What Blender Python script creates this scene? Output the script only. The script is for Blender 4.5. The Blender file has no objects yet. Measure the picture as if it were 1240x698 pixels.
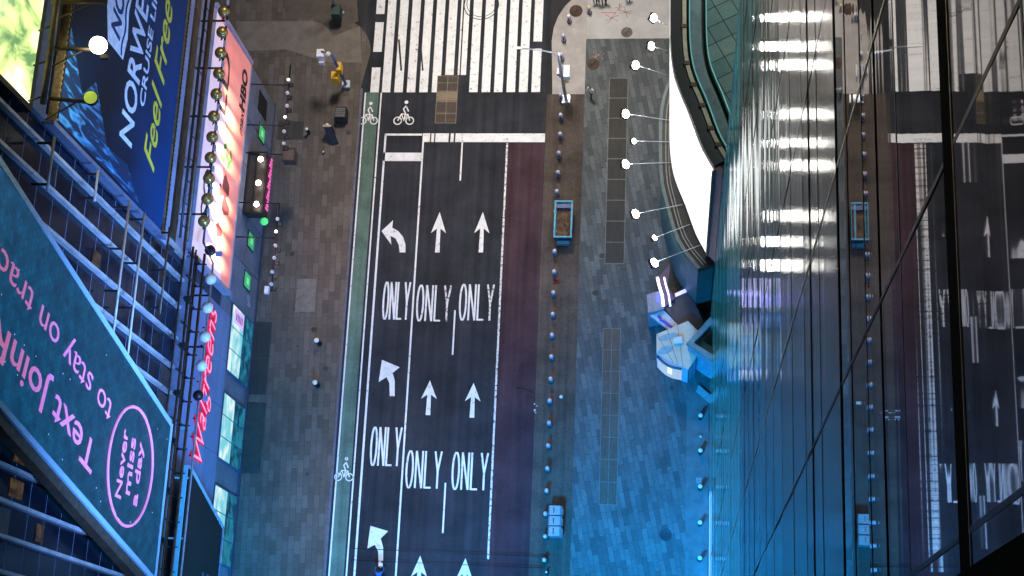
import bpy, bmesh, math, random
from mathutils import Vector, Matrix
random.seed(7)
R = math.radians
scene = bpy.context.scene
C = scene.collection

# ---------------------------------------------------------------- camera
HC = 105.0
F = 1852.0; PW = 1240.0; CX, CY = 620.0, 349.0
_n = Vector((190, 569, F)).normalized()                 # world down seen from the camera (right, down, forward)
_v = Vector((268, -6119, F)); _v = (_v - _n * _v.dot(_n)).normalized()   # the avenue's direction
_z = -_n; _x = _v.cross(_z)
ROW = [Vector((_x[i], _v[i], _z[i])) for i in range(3)] # right, down, forward in world axes
cam_d = bpy.data.cameras.new('camera'); cam = bpy.data.objects.new('camera', cam_d); C.objects.link(cam)
cam_d.sensor_fit = 'HORIZONTAL'; cam_d.sensor_width = 36.0; cam_d.lens = F / PW * 36.0
cam_d.clip_start = 0.5; cam_d.clip_end = 3000
mr, mu, mb = ROW[0], -ROW[1], -ROW[2]
cam.matrix_world = Matrix(((mr.x, mu.x, mb.x, 0), (mr.y, mu.y, mb.y, 0), (mr.z, mu.z, mb.z, HC), (0, 0, 0, 1)))
scene.camera = cam

# ---------------------------------------------------------------- world, lights, exposure
w = bpy.data.worlds.new("World"); scene.world = w; w.use_nodes = True
nt = w.node_tree; nt.nodes.clear()
sky = nt.nodes.new('ShaderNodeTexSky'); sky.sky_type = 'NISHITA'; sky.sun_disc = False
sky.sun_elevation = R(4); sky.sun_rotation = R(250)
bg = nt.nodes.new('ShaderNodeBackground'); bg.inputs[1].default_value = 0.012
out = nt.nodes.new('ShaderNodeOutputWorld')
nt.links.new(sky.outputs[0], bg.inputs[0]); nt.links.new(bg.outputs[0], out.inputs[0])
vs = scene.view_settings
vs.view_transform = 'Standard'; vs.look = 'None'; vs.exposure = -0.05; vs.gamma = 1; vs.use_curve_mapping = False

def area(name, loc, target, size, power, col, sy=None, spread=180):
    l = bpy.data.lights.new(name, 'AREA'); l.energy = power; l.color = col
    l.size = size
    if sy: l.shape = 'RECTANGLE'; l.size_y = sy
    l.spread = R(spread)
    o = bpy.data.objects.new(name, l); C.objects.link(o); o.location = loc
    o.rotation_euler = (Vector(target) - Vector(loc)).to_track_quat('-Z', 'Y').to_euler()
    return o
def spot(name, loc, target, power, col, ang=60, blend=.6, rad=.12):
    l = bpy.data.lights.new(name, 'SPOT'); l.energy = power; l.color = col
    l.spot_size = R(ang); l.spot_blend = blend; l.shadow_soft_size = rad
    o = bpy.data.objects.new(name, l); C.objects.link(o); o.location = loc
    o.rotation_euler = (Vector(target) - Vector(loc)).to_track_quat('-Z', 'Y').to_euler()
    return o
# glow of unseen screens, neutral north, blue south and west; others are added fill
area('north_screens_glow', (-11, 66, 56), (-14, 50, 0), 9, 4500, (1.0, .89, .79), spread=62)
area('southwest_fill', (-12, -10, 30), (-29, 13, 0), 5, 3900, (.04, .38, 1.0), spread=56)  # added blue fill for the left pavement, no screen known there
area('rooftop_fill', (11, 44, 58), (9, 43, 26), 4, 900, (.82, 1.0, .97), spread=55)  # added fill that brightens the roof terrace
area('south_screen_glow', (-13, -8, 34), (0, 12, 0), 6, 7600, (.002, .36, 1.0), spread=56)
area('west_screens_glow', (-24, 0, 26), (-4, 16, 0), 4, 1700, (.03, .42, 1.0), spread=120)
area('left_wall_fill', (-4, 0, 36), (-30, 22, 25), 8, 7000, (.13, .34, 1.0), spread=56)  # added blue fill aimed at the left facade
spot('avenue_high_fill', (-22, 24, 92), (-17.5, 31, 0), 80000, (1, .88, .86), 17, 1, .8)  # added narrow overhead fill for the lanes, not a street lamp
spot('avenue_south_fill', (-22, 8, 92), (-18.2, 15, 0), 165000, (1.0, .84, .78), 14, 1, .8)  # second added overhead fill, for the southern end of the lanes

# ---------------------------------------------------------------- pixel rays to world points at a chosen depth
def ray(px, py):
    return ROW[0] * (px - CX) + ROW[1] * (py - CY) + ROW[2] * F
def G(px, py, z=0.0):                                   # point at height z
    d = ray(px, py); t = (z - HC) / d.z
    return Vector((d.x * t, d.y * t, z))
def WX(px, py, X):                                      # point on an upright plane x = X
    d = ray(px, py); t = X / d.x
    return Vector((X, d.y * t, HC + d.z * t))

# ---------------------------------------------------------------- materials
MT = {}
def mat(name, col, rough=.7, metal=0.0, var=.25, scale=3.0, bump=0.0, emit=None, es=0.0, spec=.5, var2=None, detail=6, stretch=(1,1,1), coat=0):
    if name in MT: return MT[name]
    m = bpy.data.materials.new(name); m.use_nodes = True; t = m.node_tree; b = t.nodes['Principled BSDF']
    b.inputs['Roughness'].default_value = rough; b.inputs['Metallic'].default_value = metal
    b.inputs['Specular IOR Level'].default_value = spec; b.inputs['Coat Weight'].default_value = coat
    tc = t.nodes.new('ShaderNodeTexCoord'); mp = t.nodes.new('ShaderNodeMapping'); mp.inputs['Scale'].default_value = stretch
    t.links.new(tc.outputs['Object'], mp.inputs[0])
    nz = t.nodes.new('ShaderNodeTexNoise'); nz.inputs['Scale'].default_value = scale; nz.inputs['Detail'].default_value = detail
    nz.inputs['Roughness'].default_value = .65
    t.links.new(mp.outputs[0], nz.inputs['Vector'])
    rp = t.nodes.new('ShaderNodeValToRGB'); rp.color_ramp.elements[0].position = .3; rp.color_ramp.elements[1].position = .7
    lo = [max(0, c * (1 - var)) for c in col]; hi = var2 or [min(1, c * (1 + var)) for c in col]
    rp.color_ramp.elements[0].color = (*lo, 1); rp.color_ramp.elements[1].color = (*hi, 1)
    t.links.new(nz.outputs[0], rp.inputs[0]); t.links.new(rp.outputs[0], b.inputs['Base Color'])
    if bump:
        bp = t.nodes.new('ShaderNodeBump'); bp.inputs['Strength'].default_value = bump; bp.inputs['Distance'].default_value = .02
        n2 = t.nodes.new('ShaderNodeTexNoise'); n2.inputs['Scale'].default_value = scale * 12; n2.inputs['Detail'].default_value = 3
        t.links.new(tc.outputs['Object'], n2.inputs['Vector'])
        t.links.new(n2.outputs[0], bp.inputs['Height']); t.links.new(bp.outputs[0], b.inputs['Normal'])
    if emit:
        b.inputs['Emission Color'].default_value = (*emit, 1); b.inputs['Emission Strength'].default_value = es
    MT[name] = m; return m

def nodes(m): return m.node_tree, m.node_tree.nodes['Principled BSDF']
def asphalt(name, col, grain=1.0):
    m = mat(name, col, .85, 0, .42, .35, 0, spec=.25); t, b = nodes(m)
    tc = [n for n in t.nodes if n.type == 'TEX_COORD'][0]
    base = b.inputs['Base Color'].links[0].from_socket
    nz = t.nodes.new('ShaderNodeTexNoise'); nz.inputs['Scale'].default_value = 16; nz.inputs['Detail'].default_value = 5; nz.inputs['Roughness'].default_value = .8
    t.links.new(tc.outputs['Object'], nz.inputs['Vector'])
    mp = t.nodes.new('ShaderNodeMapping'); mp.inputs['Scale'].default_value = (2.2, .05, 1)
    st = t.nodes.new('ShaderNodeTexNoise'); st.inputs['Scale'].default_value = 1.0; st.inputs['Detail'].default_value = 4
    t.links.new(tc.outputs['Object'], mp.inputs[0]); t.links.new(mp.outputs[0], st.inputs['Vector'])
    def rng(src, a, c):
        r = t.nodes.new('ShaderNodeMapRange'); r.inputs[1].default_value = .25; r.inputs[2].default_value = .75
        r.inputs[3].default_value = a; r.inputs[4].default_value = c; t.links.new(src, r.inputs[0]); return r.outputs[0]
    g1 = rng(nz.outputs[0], 1 - .7 * grain, 1 + .7 * grain); g2 = rng(st.outputs[0], .62, 1.38)
    mm = t.nodes.new('ShaderNodeMath'); mm.operation = 'MULTIPLY'; t.links.new(g1, mm.inputs[0]); t.links.new(g2, mm.inputs[1])
    mx = t.nodes.new('ShaderNodeVectorMath'); mx.operation = 'SCALE'
    t.links.new(base, mx.inputs[0]); t.links.new(mm.outputs[0], mx.inputs['Scale']); t.links.new(mx.outputs[0], b.inputs['Base Color'])
    return m
def paint(name, col, wear=.5, rough=.6, ws=3.0):
    """road paint worn through to the asphalt"""
    m = mat(name, col, rough, 0, .13, 1.6, detail=9); t, b = nodes(m)
    tc = [n for n in t.nodes if n.type == 'TEX_COORD'][0]
    base = b.inputs['Base Color'].links[0].from_socket
    nz = t.nodes.new('ShaderNodeTexNoise'); nz.inputs['Scale'].default_value = ws; nz.inputs['Detail'].default_value = 9; nz.inputs['Roughness'].default_value = .8
    t.links.new(tc.outputs['Object'], nz.inputs['Vector'])
    rp = t.nodes.new('ShaderNodeMapRange'); rp.inputs[1].default_value = wear - .03; rp.inputs[2].default_value = wear + .03
    t.links.new(nz.outputs[0], rp.inputs[0])
    mx = t.nodes.new('ShaderNodeMix'); mx.data_type = 'RGBA'; mx.inputs[6].default_value = (.05, .05, .053, 1)
    t.links.new(rp.outputs[0], mx.inputs[0]); t.links.new(base, mx.inputs[7]); t.links.new(mx.outputs[2], b.inputs['Base Color'])
    return m
def pavers(name, c1, c2, mortar, bw=1.0, bh=.33, ang=90, rot2=0, vary=.5, msize=.012):
    m = mat(name, c1, .75, 0, .2, .6); t, b = nodes(m)
    tc = [n for n in t.nodes if n.type == 'TEX_COORD'][0]
    base = b.inputs['Base Color'].links[0].from_socket
    mp = t.nodes.new('ShaderNodeMapping'); mp.inputs['Rotation'].default_value = (0, 0, R(ang + rot2))
    t.links.new(tc.outputs['Object'], mp.inputs[0])
    br = t.nodes.new('ShaderNodeTexBrick'); br.offset = .37; br.inputs['Scale'].default_value = 1
    br.inputs['Brick Width'].default_value = bw; br.inputs['Row Height'].default_value = bh
    br.inputs['Mortar Size'].default_value = msize; br.inputs['Mortar Smooth'].default_value = .3; br.inputs['Bias'].default_value = 0
    br.inputs['Color1'].default_value = (*c1, 1); br.inputs['Color2'].default_value = (*c2, 1); br.inputs['Mortar'].default_value = (*mortar, 1)
    t.links.new(mp.outputs[0], br.inputs['Vector'])
    n2 = t.nodes.new('ShaderNodeTexNoise'); n2.inputs['Scale'].default_value = .45; n2.inputs['Detail'].default_value = 7; n2.inputs['Roughness'].default_value = .7
    t.links.new(tc.outputs['Object'], n2.inputs['Vector'])
    n3 = t.nodes.new('ShaderNodeTexNoise'); n3.inputs['Scale'].default_value = 14; n3.inputs['Detail'].default_value = 4
    t.links.new(tc.outputs['Object'], n3.inputs['Vector'])
    ad = t.nodes.new('ShaderNodeMath'); ad.operation = 'ADD'; t.links.new(n2.outputs[0], ad.inputs[0]); t.links.new(n3.outputs[0], ad.inputs[1])
    r = t.nodes.new('ShaderNodeMapRange'); r.inputs[1].default_value = .7; r.inputs[2].default_value = 1.3; r.inputs[3].default_value = 1 - vary; r.inputs[4].default_value = 1 + vary
    t.links.new(ad.outputs[0], r.inputs[0])
    mx = t.nodes.new('ShaderNodeVectorMath'); mx.operation = 'SCALE'
    t.links.new(br.outputs[0], mx.inputs[0]); t.links.new(r.outputs[0], mx.inputs['Scale']); t.links.new(mx.outputs[0], b.inputs['Base Color'])
    bp = t.nodes.new('ShaderNodeBump'); bp.inputs['Strength'].default_value = .4; bp.inputs['Distance'].default_value = .01; bp.invert = True
    t.links.new(br.outputs[1], bp.inputs['Height']); t.links.new(bp.outputs[0], b.inputs['Normal'])
    return m
def screen(name, c1, c2, strength=1.0, scale=1.0, stretch=(1,1,1), pos=(.35,.65), c3=None, detail=5, rough=.4, dist=0.0, pixels=0, both=False):
    """printed or lit board: pattern of two or three colours; emits when strength > 0"""
    m = mat(name, (.012,.012,.012), rough, spec=.15); t, b = nodes(m)
    tc = [n for n in t.nodes if n.type == 'TEX_COORD'][0]
    mp = t.nodes.new('ShaderNodeMapping'); mp.inputs['Scale'].default_value = stretch
    t.links.new(tc.outputs['Object'], mp.inputs[0])
    nz = t.nodes.new('ShaderNodeTexNoise'); nz.inputs['Scale'].default_value = scale; nz.inputs['Detail'].default_value = detail; nz.inputs['Distortion'].default_value = dist
    t.links.new(mp.outputs[0], nz.inputs['Vector'])
    rp = t.nodes.new('ShaderNodeValToRGB'); e = rp.color_ramp.elements
    e[0].position, e[1].position = pos; e[0].color = (*c1, 1); e[1].color = (*c2, 1)
    if c3: x = e.new(min(1, pos[1] + .12)); x.color = (*c3, 1)
    t.links.new(nz.outputs[0], rp.inputs[0]); src = rp.outputs[0]
    if pixels:
        wv = t.nodes.new('ShaderNodeTexBrick'); wv.inputs['Scale'].default_value = pixels
        wv.inputs['Color1'].default_value = (1,1,1,1); wv.inputs['Color2'].default_value = (.7,.7,.7,1); wv.inputs['Mortar'].default_value = (.55,.55,.55,1)
        wv.inputs['Brick Width'].default_value = .5; wv.inputs['Row Height'].default_value = .5; wv.inputs['Mortar Size'].default_value = .03; wv.inputs['Offset'] if False else None
        sx = t.nodes.new('ShaderNodeSeparateXYZ'); cb = t.nodes.new('ShaderNodeCombineXYZ')
        t.links.new(tc.outputs['Object'], sx.inputs[0]); t.links.new(sx.outputs[1], cb.inputs[0]); t.links.new(sx.outputs[2], cb.inputs[1])
        t.links.new(cb.outputs[0], wv.inputs['Vector'])
        ml = t.nodes.new('ShaderNodeMix'); ml.data_type = 'RGBA'; ml.blend_type = 'MULTIPLY'; ml.inputs[0].default_value = 1
        t.links.new(src, ml.inputs[6]); t.links.new(wv.outputs[0], ml.inputs[7]); src = ml.outputs[2]
    if strength:
        t.links.new(src, b.inputs['Emission Color']); b.inputs['Emission Strength'].default_value = strength
    if both or not strength:
        t.links.new(src, b.inputs['Base Color'])
    return m

M = dict(
 asphalt=asphalt('asphalt', (.030,.030,.033)), asphalt_lane=asphalt('lane_asphalt', (.025,.028,.036)),
 red=asphalt('red_lane', (.050,.027,.036)), green=asphalt('green_lane', (.095,.155,.125), .8), verge=asphalt('verge_asphalt', (.080,.064,.055)),
 concrete=mat('concrete', (.36,.34,.33), .8, 0, .18, 1.2, .3), concrete2=mat('light_concrete', (.42,.42,.42), .8, 0, .15, .8, .3),
 white=paint('white_paint', (.77,.78,.80), .40), white_w=paint('worn_white_paint', (.74,.73,.72), .46, ws=4), dim=paint('faded_paint', (.30,.30,.30), .5, ws=4),
 paver_r=pavers('east_pavers', (.050,.060,.066), (.110,.124,.130), (.026,.031,.035), 1.15, .36, 90, -12, .34),
 paver_l=pavers('west_pavers', (.072,.059,.049), (.122,.103,.088), (.036,.03,.026), .95, .42, 90, -2, .32),
 paver_d=pavers('dark_pavers', (.050,.047,.045), (.075,.068,.062), (.025,.024,.023), .5, .12, 90, 0, .3),
 curb=mat('curb_stone', (.10,.10,.14), .7, 0, .3, 2), iron=mat('cast_iron', (.07,.045,.035), .6, .6, .4, 6, .5),
 iron2=mat('grey_cast_iron', (.13,.11,.10), .6, .5, .3, 6, .5),
 steel=mat('bollard_steel', (.50,.48,.66), .65, 0, .15, 6), steel_cap=mat('bollard_cap', (.62,.60,.72), .4, .4, .1, 6), dark=mat('dark_metal', (.02,.02,.022), .5, .6, .3, 4),
 soot=mat('matt_black', (.003,.003,.003), .9, 0, .1, 3, spec=.05), black=mat('black_paint', (.012,.012,.014), .45, .2, .3, 3), bronze=mat('bronze_steel', (.13,.085,.05), .5, .6, .5, 2.5, .3), gold=mat('gold_trim', (.42,.26,.09), .45, .6, .5, 5, .5),
 brass=mat('brass_lamp', (.50,.33,.10), .35, .8, .3, 6), galv=mat('galvanised', (.50,.54,.62), .4, .6, .2, 5), 
 wall=mat('blue_grey_panel', (.24,.27,.40), .55, .15, .22, .5, .1, stretch=(1,.3,1)), wall2=mat('grey_panel', (.20,.20,.24), .6, .1, .3, .7, .1), pale=mat('pale_panel', (.36,.35,.42), .6, .1, .2, .8, .2),
 fin=mat('pale_steel_fin', (.50,.46,.42), .5, .3, .35, 1.3, .2, stretch=(1,1,.5)),
 glass_d=mat('dark_window_glass', (.006,.008,.014), .15, 0, .5, .7, spec=.25), glass_b=mat('bronze_window_glass', (.07,.035,.015), .3, 0, .5, 2, spec=.6),
 bulb=mat('lamp_white', (.9,.9,.85), .3, emit=(1,.93,.80), es=14), bulbw=mat('lamp_warm', (.9,.8,.6), .3, emit=(1,.86,.55), es=6), lens=mat('flood_lens', (.9,.9,.9), .3, emit=(1,.98,.90), es=45),
 globe=mat('globe_glass', (.72,.68,.55), .35, 0, .15, 5, spec=.6), blue=mat('blue_container_paint', (.03,.24,.36), .5, .1, .25, 3, .2), rust=mat('rubble', (.13,.075,.045), .9, 0, .6, 5, .8),
 yellow=mat('signal_yellow', (.75,.42,.02), .5, 0, .2, 5), sign_w=mat('sign_white', (.75,.76,.80), .5, 0, .08, 5), navy=mat('navy_housing', (.05,.08,.20), .5), dgreen=mat('dark_green_housing', (.015,.05,.035), .5),
 teal=mat('teal_fascia', (.035,.12,.14), .5, .2, .25, .6, .1), tealrail=mat('pale_teal_rail', (.25,.62,.66), .4, .3, .15, 3), tan=mat('tan_pipe', (.50,.42,.33), .6, .2, .25, 4), greypath=mat('roof_walkway', (.17,.22,.24), .8, 0, .3, 1.5, .4),
 pinkw=mat('pink_grey_wall', (.28,.20,.24), .7, 0, .2, 1), orange=paint('orange_spray', (.70,.28,.22), .52, ws=12), trim=mat('pale_blue_trim', (.45,.68,.82), .4, .3, .1, 4),
 white_s=mat('white_booth_panel', (.70,.58,.46), .5, 0, .12, 1.1), green_e=mat('green_box', (.02,.45,.20), .5), cloth_b=mat('blue_jacket', (.03,.12,.38), .8), cloth_w=mat('white_shirt', (.7,.68,.62), .8), cloth_k=mat('dark_cloth', (.015,.016,.02), .85),
 cloth_m=mat('magenta_coat', (.45,.04,.28), .8), skin=mat('skin', (.42,.26,.18), .6), hair=mat('hair', (.02,.015,.012), .6), rubber=mat('rubber', (.015,.015,.015), .8),
 letter_w=mat('white_letters', (.80,.84,.90), .5), letter_y=mat('yellow_letters', (.95,.68,.04), .5), letter_k=mat('black_letters', (.02,.015,.02), .5),
)
# terrace tiles, louvres, subway grating
M['tile'] = pavers('terrace_tiles', (.10,.17,.165), (.15,.215,.20), (.012,.015,.015), 1.0, 1.0, 62, 0, .3, .03)
t_, b_ = nodes(M['tile'])
for n in t_.nodes:
    if n.type == 'TEX_BRICK': n.offset = 0
M['plate'] = pavers('brown_steel_plate', (.055,.042,.034), (.08,.06,.045), (.025,.02,.016), .9, .09, 0, 0, .35)
M['grate'] = pavers('grating_bars', (.035,.036,.034), (.055,.053,.048), (.015,.015,.015), .9, .05, 90, 0, .3)
M['grate_b'] = pavers('brown_grating', (.095,.070,.055), (.13,.10,.08), (.05,.04,.032), .9, .06, 90, 0, .35)

# ---------------------------------------------------------------- mesh helpers
class MB:
    def __init__(s): s.bm = bmesh.new(); s.sm = False
    def poly(s, pts, mi=0):
        f = s.bm.faces.new([s.bm.verts.new(p) for p in pts]); f.material_index = mi; return s
    def prism(s, pts, vec, mi=0):
        """closed solid: outline pts swept by vec"""
        vec = Vector(vec); a = [s.bm.verts.new(p) for p in pts]; b = [s.bm.verts.new(Vector(p) + vec) for p in pts]
        n = len(pts); fs = [s.bm.faces.new(a), s.bm.faces.new(b[::-1])]
        for i in range(n): fs.append(s.bm.faces.new((a[i], b[i], b[(i+1) % n], a[(i+1) % n])))
        for f in fs: f.material_index = mi
        return s
    def box(s, a, b, mi=0):
        x0, y0, z0 = [min(a[i], b[i]) for i in range(3)]; x1, y1, z1 = [max(a[i], b[i]) for i in range(3)]
        return s.prism([(x0,y0,z0),(x1,y0,z0),(x1,y1,z0),(x0,y1,z0)], (0,0,z1-z0), mi)
    def tube(s, pts, r, n=8, mi=0, closed=False):
        pts = [Vector(p) for p in pts]; rings = []; up0 = None
        for i, p in enumerate(pts):
            if closed: d = pts[(i+1) % len(pts)] - pts[i-1]
            else: d = pts[min(i+1, len(pts)-1)] - pts[max(i-1, 0)]
            d.normalize()
            ref = Vector((0,0,1)) if abs(d.z) < .9 else Vector((1,0,0))
            u = d.cross(ref).normalized()
            if up0 is not None and u.dot(up0) < 0: u = -u
            up0 = u; v = d.cross(u); rr = r[i] if isinstance(r, (list, tuple)) else r
            rings.append([s.bm.verts.new(p + u * rr * math.cos(2*math.pi*k/n) + v * rr * math.sin(2*math.pi*k/n)) for k in range(n)])
        m = len(rings)
        for i in range(m if closed else m-1):
            A, B = rings[i], rings[(i+1) % m]
            for k in range(n):
                f = s.bm.faces.new((A[k], A[(k+1) % n], B[(k+1) % n], B[k])); f.material_index = mi; f.smooth = True
        if not closed:
            for rg in (rings[0], rings[-1]): s.bm.faces.new(rg).material_index = mi
        return s
    def lathe(s, base, prof, n=20, mi=0, axis=Vector((0,0,1)), mis=None):
        base = Vector(base); axis = Vector(axis).normalized(); u = axis.orthogonal().normalized(); v = axis.cross(u); rings = []
        for r, h in prof:
            rings.append([s.bm.verts.new(base + axis*h + (u*math.cos(2*math.pi*k/n) + v*math.sin(2*math.pi*k/n))*max(r, 1e-4)) for k in range(n)])
        for i in range(len(rings)-1):
            for k in range(n):
                f = s.bm.faces.new((rings[i][k], rings[i][(k+1) % n], rings[i+1][(k+1) % n], rings[i+1][k])); f.material_index = mis[i] if mis else mi; f.smooth = True
        for rg, j in ((rings[0], 0), (rings[-1], -1)): s.bm.faces.new(rg).material_index = mis[j] if mis else mi
        return s
    def build(s, name, mats, parent=None, loc=None):
        bmesh.ops.recalc_face_normals(s.bm, faces=s.bm.faces[:])
        me = bpy.data.meshes.new(name); s.bm.to_mesh(me); s.bm.free()
        for m in (mats if isinstance(mats, (list, tuple)) else [mats]): me.materials.append(m if not isinstance(m, str) else M[m])
        o = bpy.data.objects.new(name, me); C.objects.link(o)
        if parent:
            o.parent = parent; o.matrix_parent_inverse = Matrix.Translation(-parent.location) if parent.type == 'EMPTY' else Matrix()
            if parent.type != 'EMPTY' and parent.parent: pass
        return o
def tag(o, label=None, cat=None, group=None, kind=None):
    if label: o['label'] = label
    if cat: o['category'] = cat
    if group: o['group'] = group
    if kind: o['kind'] = kind
    return o
def thing(name, loc, label, cat, group=None):
    o = bpy.data.objects.new(name, None); C.objects.link(o); o.location = loc; o.empty_display_size = .2
    return tag(o, label, cat, group)
def copy_tree(o, loc, label=None, par=None):
    c = o.copy(); C.objects.link(c)
    if par is None: c.location = loc; c['label'] = label
    else: c.parent = par; c.matrix_parent_inverse = o.matrix_parent_inverse.copy()
    for ch in [x for x in scene.objects if x.parent == o]: copy_tree(ch, None, None, c)
    return c
def local(root, name, mb, mats): 
    """part whose mesh is written in the thing's own coordinates"""
    o = mb.build(name, mats); o.parent = root; return o
ORD = 'first second third fourth fifth sixth seventh eighth ninth tenth eleventh twelfth thirteenth fourteenth fifteenth sixteenth seventeenth eighteenth nineteenth twentieth'.split()
ORD += ['twenty-' + x for x in ORD[:9]]

def text_mb(body, origin, right, up, w, h, depth=.03, shear=0.0, bold=0.0):
    """lettering from the built-in font as solid letters, fitted to a w x h box"""
    cu = bpy.data.curves.new('t', 'FONT'); cu.body = body; cu.shear = shear; cu.extrude = .5; cu.offset = bold; cu.resolution_u = 3
    o = bpy.data.objects.new('t', cu); C.objects.link(o); dg = bpy.context.evaluated_depsgraph_get(); dg.update()
    me = bpy.data.meshes.new_from_object(o.evaluated_get(dg)); bpy.data.objects.remove(o)
    right = Vector(right).normalized(); up = Vector(up).normalized(); nrm = right.cross(up); origin = Vector(origin)
    xs = [v.co.x for v in me.vertices]; ys = [v.co.y for v in me.vertices]
    x0, x1, y0, y1 = min(xs), max(xs), min(ys), max(ys)
    for v in me.vertices:
        a = (v.co.x-x0)/(x1-x0)*w; b = (v.co.y-y0)/(y1-y0)*h; d = (v.co.z+.5)*depth
        v.co = origin + right*a + up*b + nrm*d
    mb = MB(); mb.bm.from_mesh(me); bpy.data.meshes.remove(me); return mb
def ribbon(mb, pts, wd, z, closed=False, mi=0):
    """flat stroke on the ground"""
    pts = [Vector((p[0], p[1], z)) for p in pts]; n = len(pts); L = []; Rr = []
    for i, p in enumerate(pts):
        if closed: d = pts[(i+1) % n] - pts[i-1]
        else: d = pts[min(i+1, n-1)] - pts[max(i-1, 0)]
        d.z = 0; d.normalize(); nn = Vector((-d.y, d.x, 0)) * wd * .5
        L.append(mb.bm.verts.new(p + nn)); Rr.append(mb.bm.verts.new(p - nn))
    for i in range(n if closed else n-1):
        j = (i+1) % n; f = mb.bm.faces.new((Rr[i], Rr[j], L[j], L[i])); f.material_index = mi
    return mb
def gp(pts, z): return [G(x, y, z) for x, y in pts]

# ================================================================ THE GROUND
S = lambda o: tag(o, kind='structure')
S(MB().box((-900,-900,-.4),(900,900,0)).build('ground', 'asphalt'))
road = S(MB().box((-23.84,-70,.0),(-9.66,120,.004)).build('road', 'asphalt_lane'))
XC = -23.84
# left pavement with rounded corner up at the crossing street
def arcpts(cx, cy, r, a0, a1, n=10): return [(cx + r*math.cos(R(a0+(a1-a0)*i/n)), cy + r*math.sin(R(a0+(a1-a0)*i/n))) for i in range(n+1)]
lp = [(-60,-70),(XC,-70),(XC,47.6)] + arcpts(-26.2, 50.6, 2.9, 0, 70, 8) + [(-27.3,120),(-60,120)]
S(MB().prism([(x,y,0) for x,y in lp], (0,0,.14)).build('pavement_west', 'paver_l'))
kb = MB()
kb.box((XC,-70,.002),(XC+.17,47.6,.16)); kb.build('curb', 'curb').__setitem__('kind', 'structure')
def flat(name, pts, z, m, parent=None, kind=True, th=.004):
    o = MB().prism([(p[0],p[1],z-th) for p in pts], (0,0,th)).build(name, m, parent)
    if kind and not parent: S(o)
    return o
# paler concrete corner patches in the left pavement
flat('pavement_corner', gp([(286,26),(378,26),(390,29),(398,35),(403,44),(436,32),(438,76),(400,76),(345,60),(300,62),(286,60)],.14), .149, mat('corner_slab', (.155,.135,.115), .8, 0, .25, 1.1, .3))
flat('pavement_slab_dark', gp([(345,-30),(430,-30),(434,26),(404,40),(398,31),(388,24),(345,22)],.144), .1455, mat('dark_slab', (.085,.07,.06), .8, 0, .25, 1.1, .3))
# right side: verge with bollards, paved plaza, concrete island
S(MB().box((-9.655,-70,0),(-6.83,47.11,.09)).build('bollard_strip', 'verge'))
S(MB().prism([(-6.825,-70,0),(60,-70,0),(60,120,0),(-6.825,120,0)], (0,0,.11)).build('pavement_east', 'paver_r'))
isl = gp([(670,115),(668.5,75),(668,50),(670.5,34),(676,20),(684,8),(694,-2),(706,-12)],.1); 
isl = [(p.x,p.y) for p in isl] + [(-6.0,120),(-6.83,120),(-6.83,47.11)]
S(MB().prism([(x,y,0) for x,y in [(-9.25,47.112)] + isl[1:7] + [(-7.3,56.5),(-6.9,120),(-6.83,120),(-6.83,47.112)]], (0,0,.115)).build('island', 'concrete'))
S(MB().box((-6.828,51.65,.10),(2.5,120,.118)).build('pavement_concrete', 'concrete2'))
S(MB().box((.95,-70,.1),(2.45,24.5,.116)).build('pavement_edge', mat('dark_edge_slab', (.10,.12,.13), .7, 0, .3, 1.2, .2)))
# lane surfaces
flat('bike_lane', [(-23.5,-70),(-22.45,-70),(-22.45,47.35),(-23.5,47.35)], .010, 'green')
flat('bus_lane', [(-12.55,-70),(-9.7,-70),(-9.7,43.2),(-12.55,43.2)], .010, 'red')
# ---- painted markings, parts of the road
ZP = .016
def stripe(name, x0, x1, y0, y1, m='white'):
    return flat(name, [(x0,y0),(x1,y0),(x1,y1),(x0,y1)], ZP, m, road)
def gx(px, py): return G(px, py).x
for k in range(13):
    x = gx(465.4 + 14.98*k, 69); wd = .65
    yb = 48.75 if k in (5, 6) else 47.33
    if k == 12:
        stripe('crosswalk_stripe', x, x+wd, yb, 50.9); stripe('crosswalk_stripe', x, x+wd, 51.5, 66)
    else: stripe('crosswalk_stripe', x, x+wd, yb, 66)
x = gx(451.5, 69)
for a, b in ((47.33,49.4),(50.7,53.2),(53.9,55.4)): stripe('crosswalk_stripe', x, x+.66, a, b, 'white')
for px, py, y0, y1, wd, m in ((434.5,220,-70,47.3,.11,'white'),(454,220,-70,47.3,.11,'white'),(463,220,-70,43.9,.15,'white'),(509.5,220,-70,43.3,.13,'white')):
    x = gx(px, py); stripe('lane_line', x-wd/2, x+wd/2, y0, y1, m)
x = gx(613,200); stripe('lane_line', x-.07, x+.07, 12.5, 43.2, 'white_w'); stripe('lane_line', x-.07, x+.07, -70, 9.5, 'white_w')
for (px, a, b) in ((560,170,219),(551,376,430),(539.5,585,646)):
    x = G(px, a).x; stripe('lane_dash', x-.06, x+.06, G(px,b).y, G(px,a).y)
sx0, sx1 = gx(512,165), gx(660,165)
stripe('stop_line', sx0, sx1, 43.28, 43.98)
stripe('stop_line', gx(464,190), gx(511,190), 41.75, 42.42); stripe('stop_line', gx(466,165), gx(511,165), 43.80, 43.96)
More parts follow.
